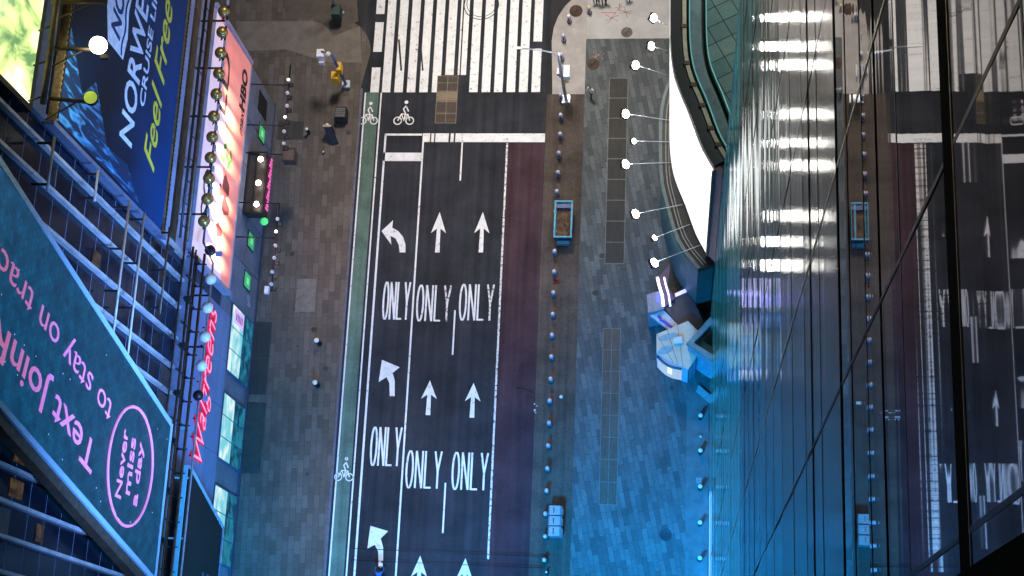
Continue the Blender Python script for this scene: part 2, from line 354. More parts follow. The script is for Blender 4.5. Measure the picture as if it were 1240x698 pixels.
# arrows
def straight(cx, y0, y1):
    c = G(cx, (y0+y1)/2); top = G(cx, y0).y; bot = G(cx, y1).y; x = c.x; hl = (top-bot)*.5
    flat('lane_arrow', [(x-.17,bot),(x+.17,bot),(x+.13,top-hl*.82),(x+.56,top-hl-.08),(x,top),(x-.56,top-hl-.08),(x-.13,top-hl*.82)], ZP, 'white', road)
straight(531,257,306); straight(583.5,257,306); straight(519.5,461,503); straight(572.5,464,506); straight(507.5,673,722); straight(562.5,676,724)
def arrowpoly(pts): flat('lane_arrow', [(p.x,p.y) for p in gp(pts, 0)], ZP, 'white', road)
arrowpoly([(462,280),(476,267),(475,276),(482,280),(488,287),(491,296),(491,306),(484,306),(483,297),(479,289),(473,286),(474,297)])
arrowpoly([(462.5,436),(484,445),(475.5,452),(478,461),(478,480),(472,480),(471.5,464),(468,457),(458.5,463)])
arrowpoly([(448.5,637),(470,643.5),(461,652.5),(464,663),(464,682),(458.5,682),(458,668),(454,660),(445,664.5)])
# words
def word(px0, py0, px1, py1, lean=0, m='white', ym='white_w'):
    A = G(px0, py1); B = G(px1, py0); W = B.x - A.x; Hh = B.y - A.y; lw = .135
    gl = {'O': [[(.5+.5*math.cos(R(a)),.5+.5*math.sin(R(a))) for a in range(0,360,20)]], 'N': [[(0,0),(0,1)],[(0,1),(1,0)],[(1,0),(1,1)]], 'L': [[(0,1),(0,0)],[(0,.02),(1,.02)]], 'Y': [[(0,1),(.5,.45)],[(1,1),(.5,.45)],[(.5,.45),(.5,0)]]}
    cw = W/4*.68
    mb = MB(); my = MB()
    for i, ch in enumerate('ONLY'):
        ox = A.x + W/4*i + .05
        for j, st in enumerate(gl[ch]):
            q = [(ox + u*cw + (v*lean), A.y + v*Hh) for u, v in st]
            ribbon(my if ch == 'Y' else mb, q, lw, ZP + .0012*j + .0004*i, closed=(ch == 'O'))
    o = mb.build('lane_word', m, road); o['label'] = 'letters ONL of a lane word in white paint'
    o = my.build('lane_word', ym, road); o['label'] = 'letter Y of a lane word'
word(462,342,499,387,ym='white'); word(503,346,549,389); word(555,345,601,388)
for a in ((447,518,489,564),(490,547,538,591),(546,549,594,593)): word(*a, ym='white')
# bicycle symbols
def bike_sym(px, py, s=1.0):
    c = G(px, py); mb = MB()
    for sgn in (-1, 1):
        ribbon(mb, arcpts(c.x + sgn*.47*s, c.y-.62*s, .30*s, 0, 340, 14), .09*s, ZP, closed=True)
    for i, st in enumerate(([(-.47,-.62),(-.2,-.05),(.3,-.1),(.47,-.62)],[(-.2,-.05),(0,-.62),(.3,-.1)],[(0,-.5),(.12,-.05),(-.08,.35)],[(-.08,.35),(.12,.62)],[(.12,.6),(.33,.15)])):
        ribbon(mb, [(c.x+u*s, c.y+v*s) for u, v in st], .10*s, ZP+.0012*(i+1))
    mb.prism([(x,y,ZP) for x,y in arcpts(c.x+.12*s, c.y+.92*s, .15*s, 0, 330, 9)], (0,0,.003))
    mb.build('bike_symbol', 'white', road)
bike_sym(489.5,137.5,.98); bike_sym(446.5,138,.92); bike_sym(417,569,.85)
# tyre scribble over the crosswalk and skid marks
mb = MB(); c = G(583, 6)
ribbon(mb, [(c.x+1.33*math.cos(R(a)), c.y+1.25*math.sin(R(a))) for a in range(150, 400, 10)], .07, ZP+.006)
ribbon(mb, [(c.x+.02+1.15*math.cos(R(a)), c.y+.12+1.15*math.sin(R(a))) for a in range(160, 420, 10)], .05, ZP+.0075)
mb.build('tyre_mark', mat('tyre_black', (.03,.03,.032), .9), road)
mb = MB()
for (x0,y0,x1,y1,wd) in ((483,48,486,86,.14),(510,60,512,86,.12),(522,160,521,173,.10),(527,160,526,173,.10),(545,160,544,173,.14),(551,160,550,173,.12),(562,0,556,112,.10)):
    ribbon(mb, [G(x0,y0)[:2], G(x1,y1)[:2]], wd, ZP+.0045+.0008*(x0%3))
mb.build('skid_mark', MT['tyre_black'], road)
# wires strung over the street at the foot of the picture
mb = MB()
for (ya, yb) in ((664,674),(678,688)):
    mb.tube([G(425,ya,.35), G(520,(ya+yb)/2-.5,.25), G(660,yb,.35)], .022, 5)
tag(mb.build('hose_cable', 'black'), 'pair of thin black cables laid across the lanes near the cyclist', 'cable')

rr = random.Random(11); mb = MB()
for k_ in range(14):
    x_, y_ = rr.uniform(-22,-10), rr.uniform(12,52); q_ = [(x_,y_)]; a_ = rr.uniform(0,6.3)
    for j_ in range(rr.randint(5,12)):
        a_ += rr.gauss(0,.5); x_ += .3*math.cos(a_); y_ += .3*math.sin(a_); q_.append((x_,y_))
    ribbon(mb, q_, .022, .0142+.0001*k_)
o_ = mb.build('road_crack', mat('crack_black', (.008,.008,.009), .9), road); o_['kind'] = 'stuff'
# blobs of chewing gum and small stains on both pavements
mb = MB()
for k_ in range(260):
    if k_ % 2: x_, y_, z_ = rr.uniform(-6.6,2), rr.uniform(11,51), .112
    else: x_, y_, z_ = rr.uniform(-29.5,-24.2), rr.uniform(11,55), .142
    r_ = rr.uniform(.03,.07) if rr.random() < .93 else rr.uniform(.12,.3)
    mb.prism([(x_+r_*rr.uniform(.7,1)*math.cos(R(a_)), y_+r_*rr.uniform(.7,1)*math.sin(R(a_)), z_) for a_ in range(0,360,60)], (0,0,.002))
S(mb.build('pavement_stains', mat('gum_grey', (.035,.035,.035), .7, 0, .6, 1)))['kind'] = 'stuff'

# steel plate with grating in the crossing
t = thing('road_plate', (-17.1,46.7,0), 'long brown steel access plate set between the crosswalk and the stop line', 'access plate')
MB().prism([(-18.02,44.8,.01),(-16.42,44.8,.01),(-16.42,48.69,.01),(-18.02,48.69,.01)], (0,0,.012)).build('plate', 'plate', t)
MB().prism([(-18.0,46.62,.023),(-16.44,46.62,.023),(-16.44,47.35,.023),(-18.0,47.35,.023)], (0,0,.005)).build('plate_band', mat('tan_steel', (.17,.13,.09), .6, .4, .4, 4, stretch=(.3,8,1)), t)
mb = MB()
for y in (44.8,45.6,46.55,47.4,48.1,48.66): mb.box((-18.02,y-.025,.0235),(-16.42,y+.025,.030))
for x in (-18.0,-17.22,-16.44): mb.box((x-.025,44.8,.0305),(x+.025,48.69,.034))
mb.build('frame', mat('tan_frame', (.16,.135,.10), .6, .3), t)

# pavement gratings
def grating(name, x0, x1, y0, y1, ny, nx, m, label, lm, z=.112):
    t = thing(name, ((x0+x1)/2,(y0+y1)/2,z), label, 'grating')
    mb = MB(); dx = (x1-x0)/nx; dy = (y1-y0)/ny
    for j in range(ny):
        for i in range(nx):
            MB().box((x0+i*dx+.03,y0+j*dy+.03,z),(x0+(i+1)*dx-.03,y0+(j+1)*dy-.03,z+.008)).build('grate_panel', m, t)
    mb = MB()
    for j in range(ny+1): mb.box((x0-.02,y0+j*dy-.022,z),(x1+.02,y0+j*dy+.022,z+.012))
    for i in range(nx+1): mb.box((x0+i*dx-.02,y0,z),(x0+i*dx+.02,y1,z+.0145))
    mb.build('frame', lm, t); return t
lmf = mat('frame_grey', (.16,.16,.15), .6, .3)
grating('subway_grating', -5.0, -3.62, 33.85, 48.4, 9, 1, 'grate', 'long dark subway grating in the upper plaza beside the floodlights', lmf)
grating('subway_grating', -4.98, -3.76, 16.45, 29.0, 8, 2, 'grate_b', 'long brown double row of grating panels in the lower blue-lit plaza', lmf)
grating('cellar_grating', -30.45, -29.05, 23.7, 29.1, 2, 1, 'grate', 'dark two-leaf cellar hatch in the left pavement beside the lit shop windows', mat('frame_dark', (.05,.05,.045)), .142)
grating('vent_grating', -30.35, -28.95, 18.0, 23.1, 4, 1, mat('green_grate', (.035,.05,.045), .8, .2), 'plain greenish dark vent grating in the left pavement below the cellar hatch', mat('frame_dark2', (.04,.05,.045)), .142)
grating('small_grating', -30.0, -28.0, 43.4, 44.9, 1, 2, 'grate', 'small black grating in the left pavement under the row of arm lamps', MT['frame_dark'], .142)
flat('worn_slab', gp([(360,338),(383,338),(381,378),(357,378)],.145), .1465, mat('worn_slab_stone', (.17,.15,.13), .85, 0, .3, 2.5, .4))

for (px, py, r, m, lb) in ((697.5,13.5,.50,'iron','dark rusty manhole cover in the rounded corner of the island'),(759,39.5,.43,'iron2','brownish grey manhole cover in pale concrete near the floodlights'),(718.5,78,.45,'iron','rusty manhole cover on the plaza beside the mast arm lamp post'),(806,648,.42,mat('blue_iron',(.04,.05,.06),.6,.4),'dark manhole cover in the blue-lit lower plaza')):
    p = G(px, py, .12); t = thing('manhole_cover', p, lb, 'manhole cover', 'manhole covers')
    MB().lathe(p, [(r,0),(r,.012),(r-.05,.014),(r-.06,.009),(.05,.009)], 28).build('cover', m, t)
    mb = MB()
    for k in range(5):
        a = k*.38; mb.tube([p+Vector((r*.75*math.cos(a+i*.6),r*.75*math.sin(a+i*.6),.012))*1.0 for i in (0,5.2)], .012, 4)
    mb.build('raised_ribs', m, t)
# spray crosses
for i, (px, py, s, a, lb) in enumerate(((741,22,.55,20,'orange spray painted cross nearest the island manhole'),(758,15,.5,-25,'orange spray painted cross high on the pale concrete'),(724,67,.5,10,'orange spray painted cross just above the rusty manhole on the plaza'),(750,9,.35,55,'small orange spray mark near the top edge of the plaza'))):
    p = G(px, py, .12); mb = MB()
    for j, b in enumerate((a+35, a-50, a+5)):
        ribbon(mb, [(p.x-s*math.cos(R(b)),p.y-s*math.sin(R(b))),(p.x+s*math.cos(R(b)),p.y+s*math.sin(R(b)))], .045, .1215+.001*j)
    tag(mb.build('spray_mark', 'orange'), lb, 'spray mark', 'orange utility marks')
mb = MB(); a = G(728,15.5,.12); b = G(746,15.5,.12); ribbon(mb, [a[:2], b[:2]], .06, .1245)
tag(mb.build('spray_line', mat('red_spray',(.55,.08,.15),.8)), 'short straight dark red sprayed line above the orange cross', 'spray mark', 'orange utility marks')

# ================================================================ GLASS TOWER (right)
GX = 2.58; YN = 30.2
def mk_glass(name, base, rough, bd, em=None):
  gm = bpy.data.materials.new(name); gm.use_nodes = True; t_ = gm.node_tree; b_ = t_.nodes['Principled BSDF']
  b_.inputs['Base Color'].default_value = (*base,1)
  b_.inputs['Roughness'].default_value = rough; b_.inputs['IOR'].default_value = 1.95
  if em: b_.inputs['Emission Color'].default_value = (*em,1); b_.inputs['Emission Strength'].default_value = 1
  tc = t_.nodes.new('ShaderNodeTexCoord'); mp = t_.nodes.new('ShaderNodeMapping'); mp.inputs['Scale'].default_value = (1,.10,1.6)
  nz = t_.nodes.new('ShaderNodeTexNoise'); nz.inputs['Scale'].default_value = .55; nz.inputs['Detail'].default_value = 2
  bp = t_.nodes.new('ShaderNodeBump'); bp.inputs['Strength'].default_value = 1; bp.inputs['Distance'].default_value = bd
  t_.links.new(tc.outputs['Object'], mp.inputs[0]); t_.links.new(mp.outputs[0], nz.inputs['Vector']); t_.links.new(nz.outputs[0], bp.inputs['Height']); t_.links.new(bp.outputs[0], b_.inputs['Normal'])
  return gm
gm = mk_glass('mirror_glass', (.010,.010,.011), .014, .0030)
gm2 = mk_glass('teal_mirror_glass', (.03,.10,.10), .06, .016)
gm5 = mk_glass('mid_mirror_glass', (.014,.016,.015), .12, .008)
gm4 = mk_glass('bronze_mirror_glass', (.022,.014,.008), .02, .0035)
gm4.node_tree.nodes['Principled BSDF'].inputs['IOR'].default_value = 1.55
gm3 = mk_glass('teal_glow_glass', (.03,.11,.11), .05, .012, (.003,.050,.068))  # faint teal emission put in for the pale haze low on the glass
tw = thing('glass_tower', (GX+10, 10, 0), 'tall mirror glass tower wall at right reflecting the avenue', 'tower')
MB().box((GX+.12,-40,0),(GX+30,YN-.02,118)).build('tower_core', mat('tower_core_dark', (.02,.022,.025), .6), tw)
FH = 3.165; Z0 = 91.1 - 28*FH; PWD = 3.6; ys = [YN]; y = 27.2
while y > -24: ys.append(y); y -= PWD
# mullions fall at 5.6 and 9.2
ys = [YN] + [5.6 + PWD*k for k in range(6, -9, -1)]
rnd = random.Random(3)
for f in range(0, 36):
    z0 = max(0.3, Z0 + FH*(f-1)); z1 = Z0 + FH*f
    if z1 < 1: continue
    fb = rnd.uniform(.0012,.0034)*rnd.choice((1,1,-1))*(1 if z0 > 78 else 2.4 if z0 > 62 else 4); ft = rnd.gauss(0, .0012)
    if f == 28: fb = .0042
    bm = bmesh.new()
    for i in range(len(ys)-1):
        ya, yb = ys[i+1]+.02, ys[i]-.02; tz = ft + rnd.gauss(0, .0004); ty = rnd.gauss(0, .0008); bul = fb*rnd.uniform(.7,1.2)
        n = 8; g = []
        for a in range(n+1):
            row = []
            for b in range(n+1):
                u, v = a/n, b/n
                row.append(bm.verts.new((GX + (v-.5)*tz*FH + (u-.5)*ty*PWD + bul*math.sin(math.pi*v)*(.8+.2*math.sin(math.pi*u)), ya+(yb-ya)*u, z0+.02+(z1-z0-.04)*v)))
            g.append(row)
        for a in range(n):
            for b in range(n):
                fc = bm.faces.new((g[a][b], g[a][b+1], g[a+1][b+1], g[a+1][b])); fc.smooth = True
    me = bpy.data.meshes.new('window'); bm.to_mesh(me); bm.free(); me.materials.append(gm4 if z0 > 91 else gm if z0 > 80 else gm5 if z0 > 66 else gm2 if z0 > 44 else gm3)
    o = bpy.data.objects.new('window', me); C.objects.link(o); o.parent = tw; o.matrix_parent_inverse = Matrix.Translation(-tw.location)
for f in range(0, 37):
    z = Z0 + FH*(f-.0) if f else .15
    th = .03 if z > 76 else .016; prj = .006
    if f == 28: th, prj = .22, .012
    if f == 25: th, prj = .10, .010
    MB().box((GX+.11,-24,z-th),(GX-prj,YN,z+th)).build('transom', 'soot' if f in (25, 28) else 'black' if f > 23 or f % 2 else mat('pale_transom', (.42,.50,.46), .3, .5), tw)
for f in (23, 25, 26, 29, 30):
    z = Z0 + FH*f + 1.42
    MB().box((GX+.11,-24,z-.012),(GX-.012,YN,z+.012)).build('transom', 'black' if f != 28 else 'gold', tw)
MB().box((GX+.1,-24,91.36),(GX-.013,YN,91.39)).build('transom', mat('gold_bar', (.45,.28,.10), .4, .6, emit=(.3,.17,.05), es=.0), tw)
for y in ys[1:]:
    MB().box((GX+.11,y-(.03 if y < 10 else .012),.3),(GX-(.008 if y < 10 else .0045),y+(.03 if y < 10 else .012),112)).build('mullion', 'black' if abs(y-9.2) > .1 else mat('steel_mullion', (.85,.80,.62), .35, .6), tw)
MB().box((GX+.11,-3,.3),(GX-.12,1.62,112)).build('corner_column', 'soot', tw)
MB().box((GX+.11,YN-.005,.3),(GX-.012,YN+.06,112)).build('corner_post', mat('teal_post', (.22,.36,.36), .3, .5), tw)
# lit shopfront at the tower's foot
MB().box((GX-.06,10.5,.2),(GX-.032,17.2,2.2)).build('shopfront', mat('shop_glow', (.5,.6,.9), .4, emit=(.22,.45,1.0), es=.6), tw)

# ================================================================ CURVED CORNER BUILDING (upper right)
ring = [(-.42,120),(-.42,60),(-.41,44),(-.40,41.06),(-.37,38.28),(-.17,36.71),(.18,35.6),(.58,34.66),(.95,33.6),(1.32,32.49),(1.68,31.75),(2.09,31.0)]
def smooth_curve(p, it=2):
    for _ in range(it):
        q = [p[0]]
        for a, b in zip(p, p[1:]): q += [(a[0]*.75+b[0]*.25, a[1]*.75+b[1]*.25), (a[0]*.25+b[0]*.75, a[1]*.25+b[1]*.75)]
        p = q + [p[-1]]
    return p
ring = smooth_curve(ring)
def offs(p, d):
    out = []
    for i, a in enumerate(p):
        u = Vector(p[max(i-1,0)]); v = Vector(p[min(i+1,len(p)-1)]); dr = (v-u).normalized(); nn = Vector((dr.y, -dr.x))
        out.append((a[0]-nn.x*d, a[1]-nn.y*d))      # +d = inwards
    return out
cb = thing('curved_corner_building', (6,45,0), 'curved corner building with white wraparound screen and tiled roof terrace', 'building')
TZ = 26.5
def strip(name, A, B, za, zb, m, th=0, parent=cb):
    bm = MB(); a = [bm.bm.verts.new((x,y,za)) for x,y in A]; b = [bm.bm.verts.new((x,y,zb)) for x,y in B]
    for i in range(len(a)-1): bm.bm.faces.new((a[i],a[i+1],b[i+1],b[i]))
    o = bm.build(name, m, parent)
    return o
def band(name, p, d0, d1, z0, z1, m):
    """curved solid band between two offsets and two heights"""
    A, B = offs(p, d0), offs(p, d1); bm = MB(); n = len(p)
    rows = [[bm.bm.verts.new((x,y,z)) for x,y in Q] for Q, z in ((A,z0),(A,z1),(B,z1),(B,z0))]
    for k in range(4):
        P_, Q_ = rows[k], rows[(k+1) % 4]
        for i in range(n-1): bm.bm.faces.new((P_[i],P_[i+1],Q_[i+1],Q_[i]))
    for i in (0, n-1): bm.bm.faces.new([rows[k][i] for k in range(4)])
    return bm.build(name, m, cb)
inn = offs(ring, .35)
MB().prism([(x,y,0) for x,y in inn] + [(2.5,30.9,0),(GX,30.32,0),(40,30.32,0),(40,120,0)], (0,0,TZ-.35)).build('wall', mat('corner_wall', (.05,.05,.055), .7), cb)
floor_in = offs(ring, 2.05)
MB().prism([(x,y,TZ-.348) for x,y in floor_in] + [(3.6,30.35,TZ-.348),(40,30.35,TZ-.348),(40,120,TZ-.348)], (0,0,.05)).build('terrace_floor', 'tile', cb)
band('parapet', ring, .0, .62, TZ-.5, TZ-.02, 'black')
band('pipe_rail', ring, .66, .88, TZ-.3, TZ+.12, 'tan')
for i in range(6, len(ring)-2, 5):
    a = Vector(offs(ring, .75)[i]); MB().box((a.x-.16,a.y-.11,TZ-.3),(a.x+.16,a.y+.11,TZ+.2)).build('pipe_joint', mat('rust_joint', (.15,.07,.05), .7), cb)
band('gutter', ring, .89, 1.02, TZ-.345, TZ-.2, 'black')
band('glass_rail', ring, 1.03, 1.10, TZ-.34, TZ+.25, 'tealrail')
band('walkway', ring, 1.12, 1.72, TZ-.34, TZ-.1, 'greypath')
band('shadow_gap', ring, 1.74, 1.95, TZ-.345, TZ-.25, 'black')
band('inner_rail', ring, 1.96, 2.02, TZ-.34, TZ+.3, 'tealrail')
MB().box((3.9,38.6,TZ-.3),(4.5,39.4,TZ+.1)).build('roof_vent', 'black', cb)
# wraparound screen, ledge and fascia
sc_ = [p for p in ring if p[1] < 43.0]
A = offs(sc_, -.05)
scr = strip('led_screen', A, A, 11.1, TZ-.52, screen('white_screen', (1.0,1.0,1.0), (.62,.80,.76), 1.9, .22, (1,1,.6), (.42,.7), c3=(.95,.80,.66), pixels=.35))
ledge = [(-.50,46.5),(-.42,43.6),(-.84,42.46),(-1.13,40.97),(-1.14,38.56),(-1.05,36.17),(-.74,34.79),(-.07,32.3),(.6,31.1),(1.48,30.02)]
ledge = smooth_curve(ledge, 1)
MB().prism([(x,y,10.4) for x,y in ledge] + [(2.5,30.33,10.4),(2.5,46.5,10.4)], (0,0,.5)).build('ledge', 'black', cb)
def along(p, d, z0, z1, wd, name, m):
    A, B = offs(p, d), offs(p, d+wd); bm = MB()
    rows = [[bm.bm.verts.new((x,y,z)) for x,y in Q] for Q, z in ((A,z0),(A,z1),(B,z1),(B,z0))]
    for k in range(4):
        for i in range(len(p)-1): bm.bm.faces.new((rows[k][i],rows[k][i+1],rows[(k+1)%4][i+1],rows[(k+1)%4][i]))
    for i in (0, -1): bm.bm.faces.new([rows[k][i] for k in range(4)])
    bm.build(name, m, cb)
along(ledge, .0, 10.9, 11.0, .22, 'ledge_trim', mat('ledge_grey', (.10,.14,.15), .5))
along(ledge, .42, 10.9, 10.98, .07, 'ledge_rail', mat('rail_grey', (.20,.20,.19), .5))
along(ledge, .62, 10.9, 10.96, .06, 'ledge_rail', MT['rail_grey'])
lo = offs(ledge, .0)
MB().prism([(x,y,3.0) for x,y in lo if y < 44] + [(2.5,30.33,3.0),(2.5,43,3.0)], (0,0,7.39)).build('fascia', 'teal', cb)
MB().prism([(2.12,30.95,11),(2.54,30.5,11),(2.56,30.9,11),(2.2,31.3,11)], (0,0,15.2)).build('return_wall', 'pinkw', cb)
mb = MB(); pr = [(2.16,30.86,11.0),(2.16,30.86,26.2)]
for k in range(24, -1, -1):
    z = 11.0+.62*k; pr += [(2.06,30.86,z+.12),(2.06,30.86,z),(1.97,30.86,z),(1.97,30.86,z-.2+.02 if k else 11.0)] if k else [(1.97,30.86,11.0)]
mb.prism([(2.16,30.86,11.0),(2.16,30.86,26.2)] + [q for k in range(23,-1,-1) for q in ((1.97,30.86,11.45+.62*k),(1.97,30.86,11.1+.62*k),(2.08,30.86,11.05+.62*k),(2.08,30.86,10.9+.62*k+.02))], (0,.12,0))
mb.build('side_grille', mat('grille_grey', (.16,.15,.14), .7), cb)

# floodlights on arms in front of the screen
ff = [((792,22),(808,31),'topmost'),((789,56),(809,62),'second from the top, on a short arm'),((770,79),(811,92),'third from the top, on a pale arm'),((758,138),(812,146),'fourth from the top, level with the plaza grating'),((768,171),(812,172),'small one, fifth from the top'),((758,199),(813,197),'sixth from the top'),((770,259),(826,248),'seventh from the top, on a long pale arm'),((793,288),(835,272),'small one, eighth from the top'),((793,318),(848,297),'lowest, just above the blue lit kiosk')]
for i, (h, a, lb) in enumerate(ff):
    hp = G(*h, 11.4); ap = G(*a, 11.05); s = .16 if i in (4, 7) else .27
    t = thing('floodlight', ap, 'floodlight by the curved screen, ' + lb, 'floodlight', 'floodlights round the curved screen')
    d = (ap-hp).normalized()
    MB().tube([ap, hp+d*.15], .024, 8).build('arm', 'galv', t)
    u = Vector((-d.y, d.x, 0)); n = (d + Vector((0,0,1.2))).normalized(); v = n.cross(u)
    c = hp
    MB().prism([c+u*s*sx+v*s*.9*sy-n*.06 for sx, sy in ((-1.15,-1.15),(1.15,-1.15),(1.15,1.15),(-1.15,1.15))], -n*.2).build('housing', 'dark', t)
    MB().prism([c+u*s*sx+v*s*.9*sy-n*.04 for sx, sy in [(1.1*math.cos(R(a_)),1.1*math.sin(R(a_))) for a_ in range(0,360,24)]], n*.05).build('lens', 'lens', t)
    pl = bpy.data.lights.new('floodlight_glow', 'POINT'); pl.energy = 400 if i < 3 else 80; pl.color = (1,.97,.90); pl.shadow_soft_size = .2
    po = bpy.data.objects.new('floodlight_glow', pl); C.objects.link(po); po.location = c - n*.55

def zpt_(v, z): return Vector((v.x, v.y, z))
# ================================================================ KIOSK, BOOTH, LOUVRED BOX (right middle)
def roofprism(pts, z1, z0, mb=None):
    mb = mb or MB(); p = gp(pts, z1); return mb.prism([(q.x,q.y,z0) for q in p], (0,0,z1-z0))
k = thing('entrance_kiosk', G(812,385,0), 'dark angular entrance kiosk with blue white light lines below the curved building', 'kiosk')
roofprism([(803,372),(818,362),(832,350),(846,377),(852,392),(842,402),(826,398)], 3.4, .12).build('dark_roof', mat('kiosk_dark', (.05,.045,.06), .35), k)
roofprism([(783,357),(800,352),(804,374),(785,379)], 3.9, .12).build('side_block', mat('kiosk_grey', (.28,.28,.34), .5), k)
roofprism([(798,336),(812,318),(808,345),(817,362),(806,371),(803,352)], 3.7, 3.3).build('canopy', mat('kiosk_purple', (.10,.06,.12), .5), k)
for j, (off, wd) in enumerate(((0,.10),(8.2,.06))):
    p = gp([(796+off,336),(798+off,345),(802+off*.97,358),(803.5+off,371)], 3.98); mb = MB()
    mb.tube(p, wd, 6); mb.build('light_line', mat('blue_white_led', (.5,.5,1), emit=(.60,.62,1.0), es=3.2), k)
p = gp([(794,356),(799,354),(801,369),(796,367)], 3.96); MB().prism(p, (0,0,.03)).build('blue_panel', mat('blue_led', (.1,.1,1), emit=(.10,.14,1.0), es=1.6), k)
p = gp([(817,356),(830,350),(831.5,354),(818,360)], 3.5); MB().prism(p, (0,0,.05)).build('light_bar', mat('lilac_led', (.5,.5,1), emit=(.50,.46,.95), es=1.3), k)
p = gp([(787,382),(804,376),(823,396),(812,401)], 3.45); MB().prism(p, (0,0,-.35)).build('white_sign', mat('kiosk_white', (.62,.62,.70), .5), k)
mb = MB(); 
for a, b in (((797,383),(800,386)),((799,387),(806,391)),((806,391),(814,397))): mb.tube([G(*a,3.5), G(*b,3.5)], .10, 5)
mb.build('sign_mark', mat('sign_navy', (.05,.05,.35), .5, emit=(.10,.10,.8), es=.4), k)

bt = thing('white_booth', G(820,440,0), 'white ticket booth with flat irregular roof and glowing curved front panel', 'booth')
top = gp([(795,405),(812,398),(833,389),(846,402),(843,434),(833,448),(815,440),(795,428)], 4.0)
MB().prism([(q.x,q.y,.12) for q in top], (0,0,3.86)).build('body', mat('booth_side', (.46,.52,.78), .5, 0, .1, 1), bt)
MB().prism([(q.x,q.y,3.985) for q in top], (0,0,.05)).build('roof', 'white_s', bt)
p = gp([(816,409),(826,407),(827,415),(816,416)], 4.25); MB().prism([(q.x,q.y,4.04) for q in p], (0,0,.22)).build('roof_hatch', 'sign_w', bt)
mb = MB()
for (cx, cy, rx, ry) in ((809,408,12,4),(806,424,10,5)):
    pts = [G(cx+rx*math.cos(R(a)), cy+ry*math.sin(R(a))-.25*(rx*math.cos(R(a))), 4.045) for a in range(0,360,20)]; mb.prism(pts, (0,0,.006))
mb.build('roof_stain', mat('puddle', (.26,.42,.48), .3), bt)
a, b = top[7], top[5]; d = (b-a); d.z = 0; L = d.length; d.normalize(); nn = Vector((d.y,-d.x,0))
def fr(u, z, o): return a + d*(L*u) + nn*o + Vector((0,0,z-4))
q = []
for i in range(9):
    u = .04+.78*i/8; q.append((u, .22*math.sin(math.pi*i/8)+.05))
bm = MB(); A_ = [bm.bm.verts.new(fr(u,3.6,o)) for u,o in q]; B_ = [bm.bm.verts.new(fr(u,.35,o)) for u,o in q]
for i in range(8): bm.bm.faces.new((A_[i],A_[i+1],B_[i+1],B_[i]))
bm.build('front_panel', screen('booth_screen', (.42,.62,.95), (.50,.74,1.0), .85, .8), bt)
mb = MB(); mb.tube([fr(u,3.66,o+.03) for u,o in q], .09, 6); mb.build('panel_hood', mat('hood_dark', (.05,.12,.14), .5), bt)
mb = MB()
for i in range(4): mb.prism([fr(.42,3.1-.42*i,.29), fr(.56,3.1-.42*i,.29), fr(.56,2.8-.42*i,.29), fr(.42,2.8-.42*i,.29)], nn*.02)
mb.build('panel_lettering', mat('pink_white', (.8,.7,.8), emit=(1,.82,.9), es=.9), bt)

mb = MB()
for u_ in (.0, .33, .66): 
    q0 = top[0]+(top[2]-top[0])*u_; q1 = top[6]+(top[5]-top[6])*u_; mb.prism([zpt_(q0,4.052), zpt_(q1,4.052), zpt_(q1+Vector((.03,0,0)),4.052), zpt_(q0+Vector((.03,0,0)),4.052)], (0,0,.006))
mb.build('roof_seam', mat('seam_grey', (.10,.14,.16), .6), bt)
a2, b2 = top[5], top[4]; d2 = b2-a2; n2_ = Vector((d2.y,-d2.x,0)).normalized()
for u_ in (.05,.5,.93):
    c2 = a2+d2*u_; MB().prism([zpt_(c2,.3), zpt_(c2+d2*.03,.3), zpt_(c2+d2*.03,3.9), zpt_(c2,3.9)], n2_*.03).build('side_seam', MT['seam_grey'], bt)
lb = thing('louvred_box', G(855,450,0), 'grey louvred box with square parapet and dark well beside the white booth', 'enclosure')
fp = gp([(831,416),(860,384),(873,398),(876,446)], 5.6)
ip = gp([(840,415),(861,393),(875,410),(876,438)], 5.6)
mb = MB()
for i in range(4):
    j = (i+1) % 4; mb.prism([fp[i],fp[j],ip[j],ip[i]], (0,0,-.5))
mb.build('parapet_frame', mat('frame_stone', (.20,.26,.27), .7, 0, .2, 2), lb)
MB().prism([(q.x,q.y,.12) for q in ip], (0,0,4.2)).build('dark_well', mat('well_dark', (.012,.035,.035), .5), lb)
a, b = fp[0], fp[3]; d = (b-a); nn = Vector((d.y,-d.x,0)).normalized()
mb = MB()
for i in range(16):
    z = .5+.3*i
    mb.prism([a+d*.04+Vector((0,0,z-5.6)), a+d*.97+Vector((0,0,z-5.6)), a+d*.97-nn*.25+Vector((0,0,z-5.5)), a+d*.04-nn*.25+Vector((0,0,z-5.5))], (0,0,.10))
mb.build('louvre', mat('louvre_grey', (.20,.28,.36), .5), lb)
MB().prism([a-nn*.3-Vector((0,0,5.48)), b-nn*.3-Vector((0,0,5.48)), b-nn*.9-Vector((0,0,5.48)), a-nn*.9-Vector((0,0,5.48))], (0,0,4.9)).build('box_wall', 'teal', lb)
flat('plinth', gp([(843,474),(868,495),(868,485),(846,466)],.3), .3, mat('plinth_stone', (.20,.30,.33), .7), lb, th=.18)

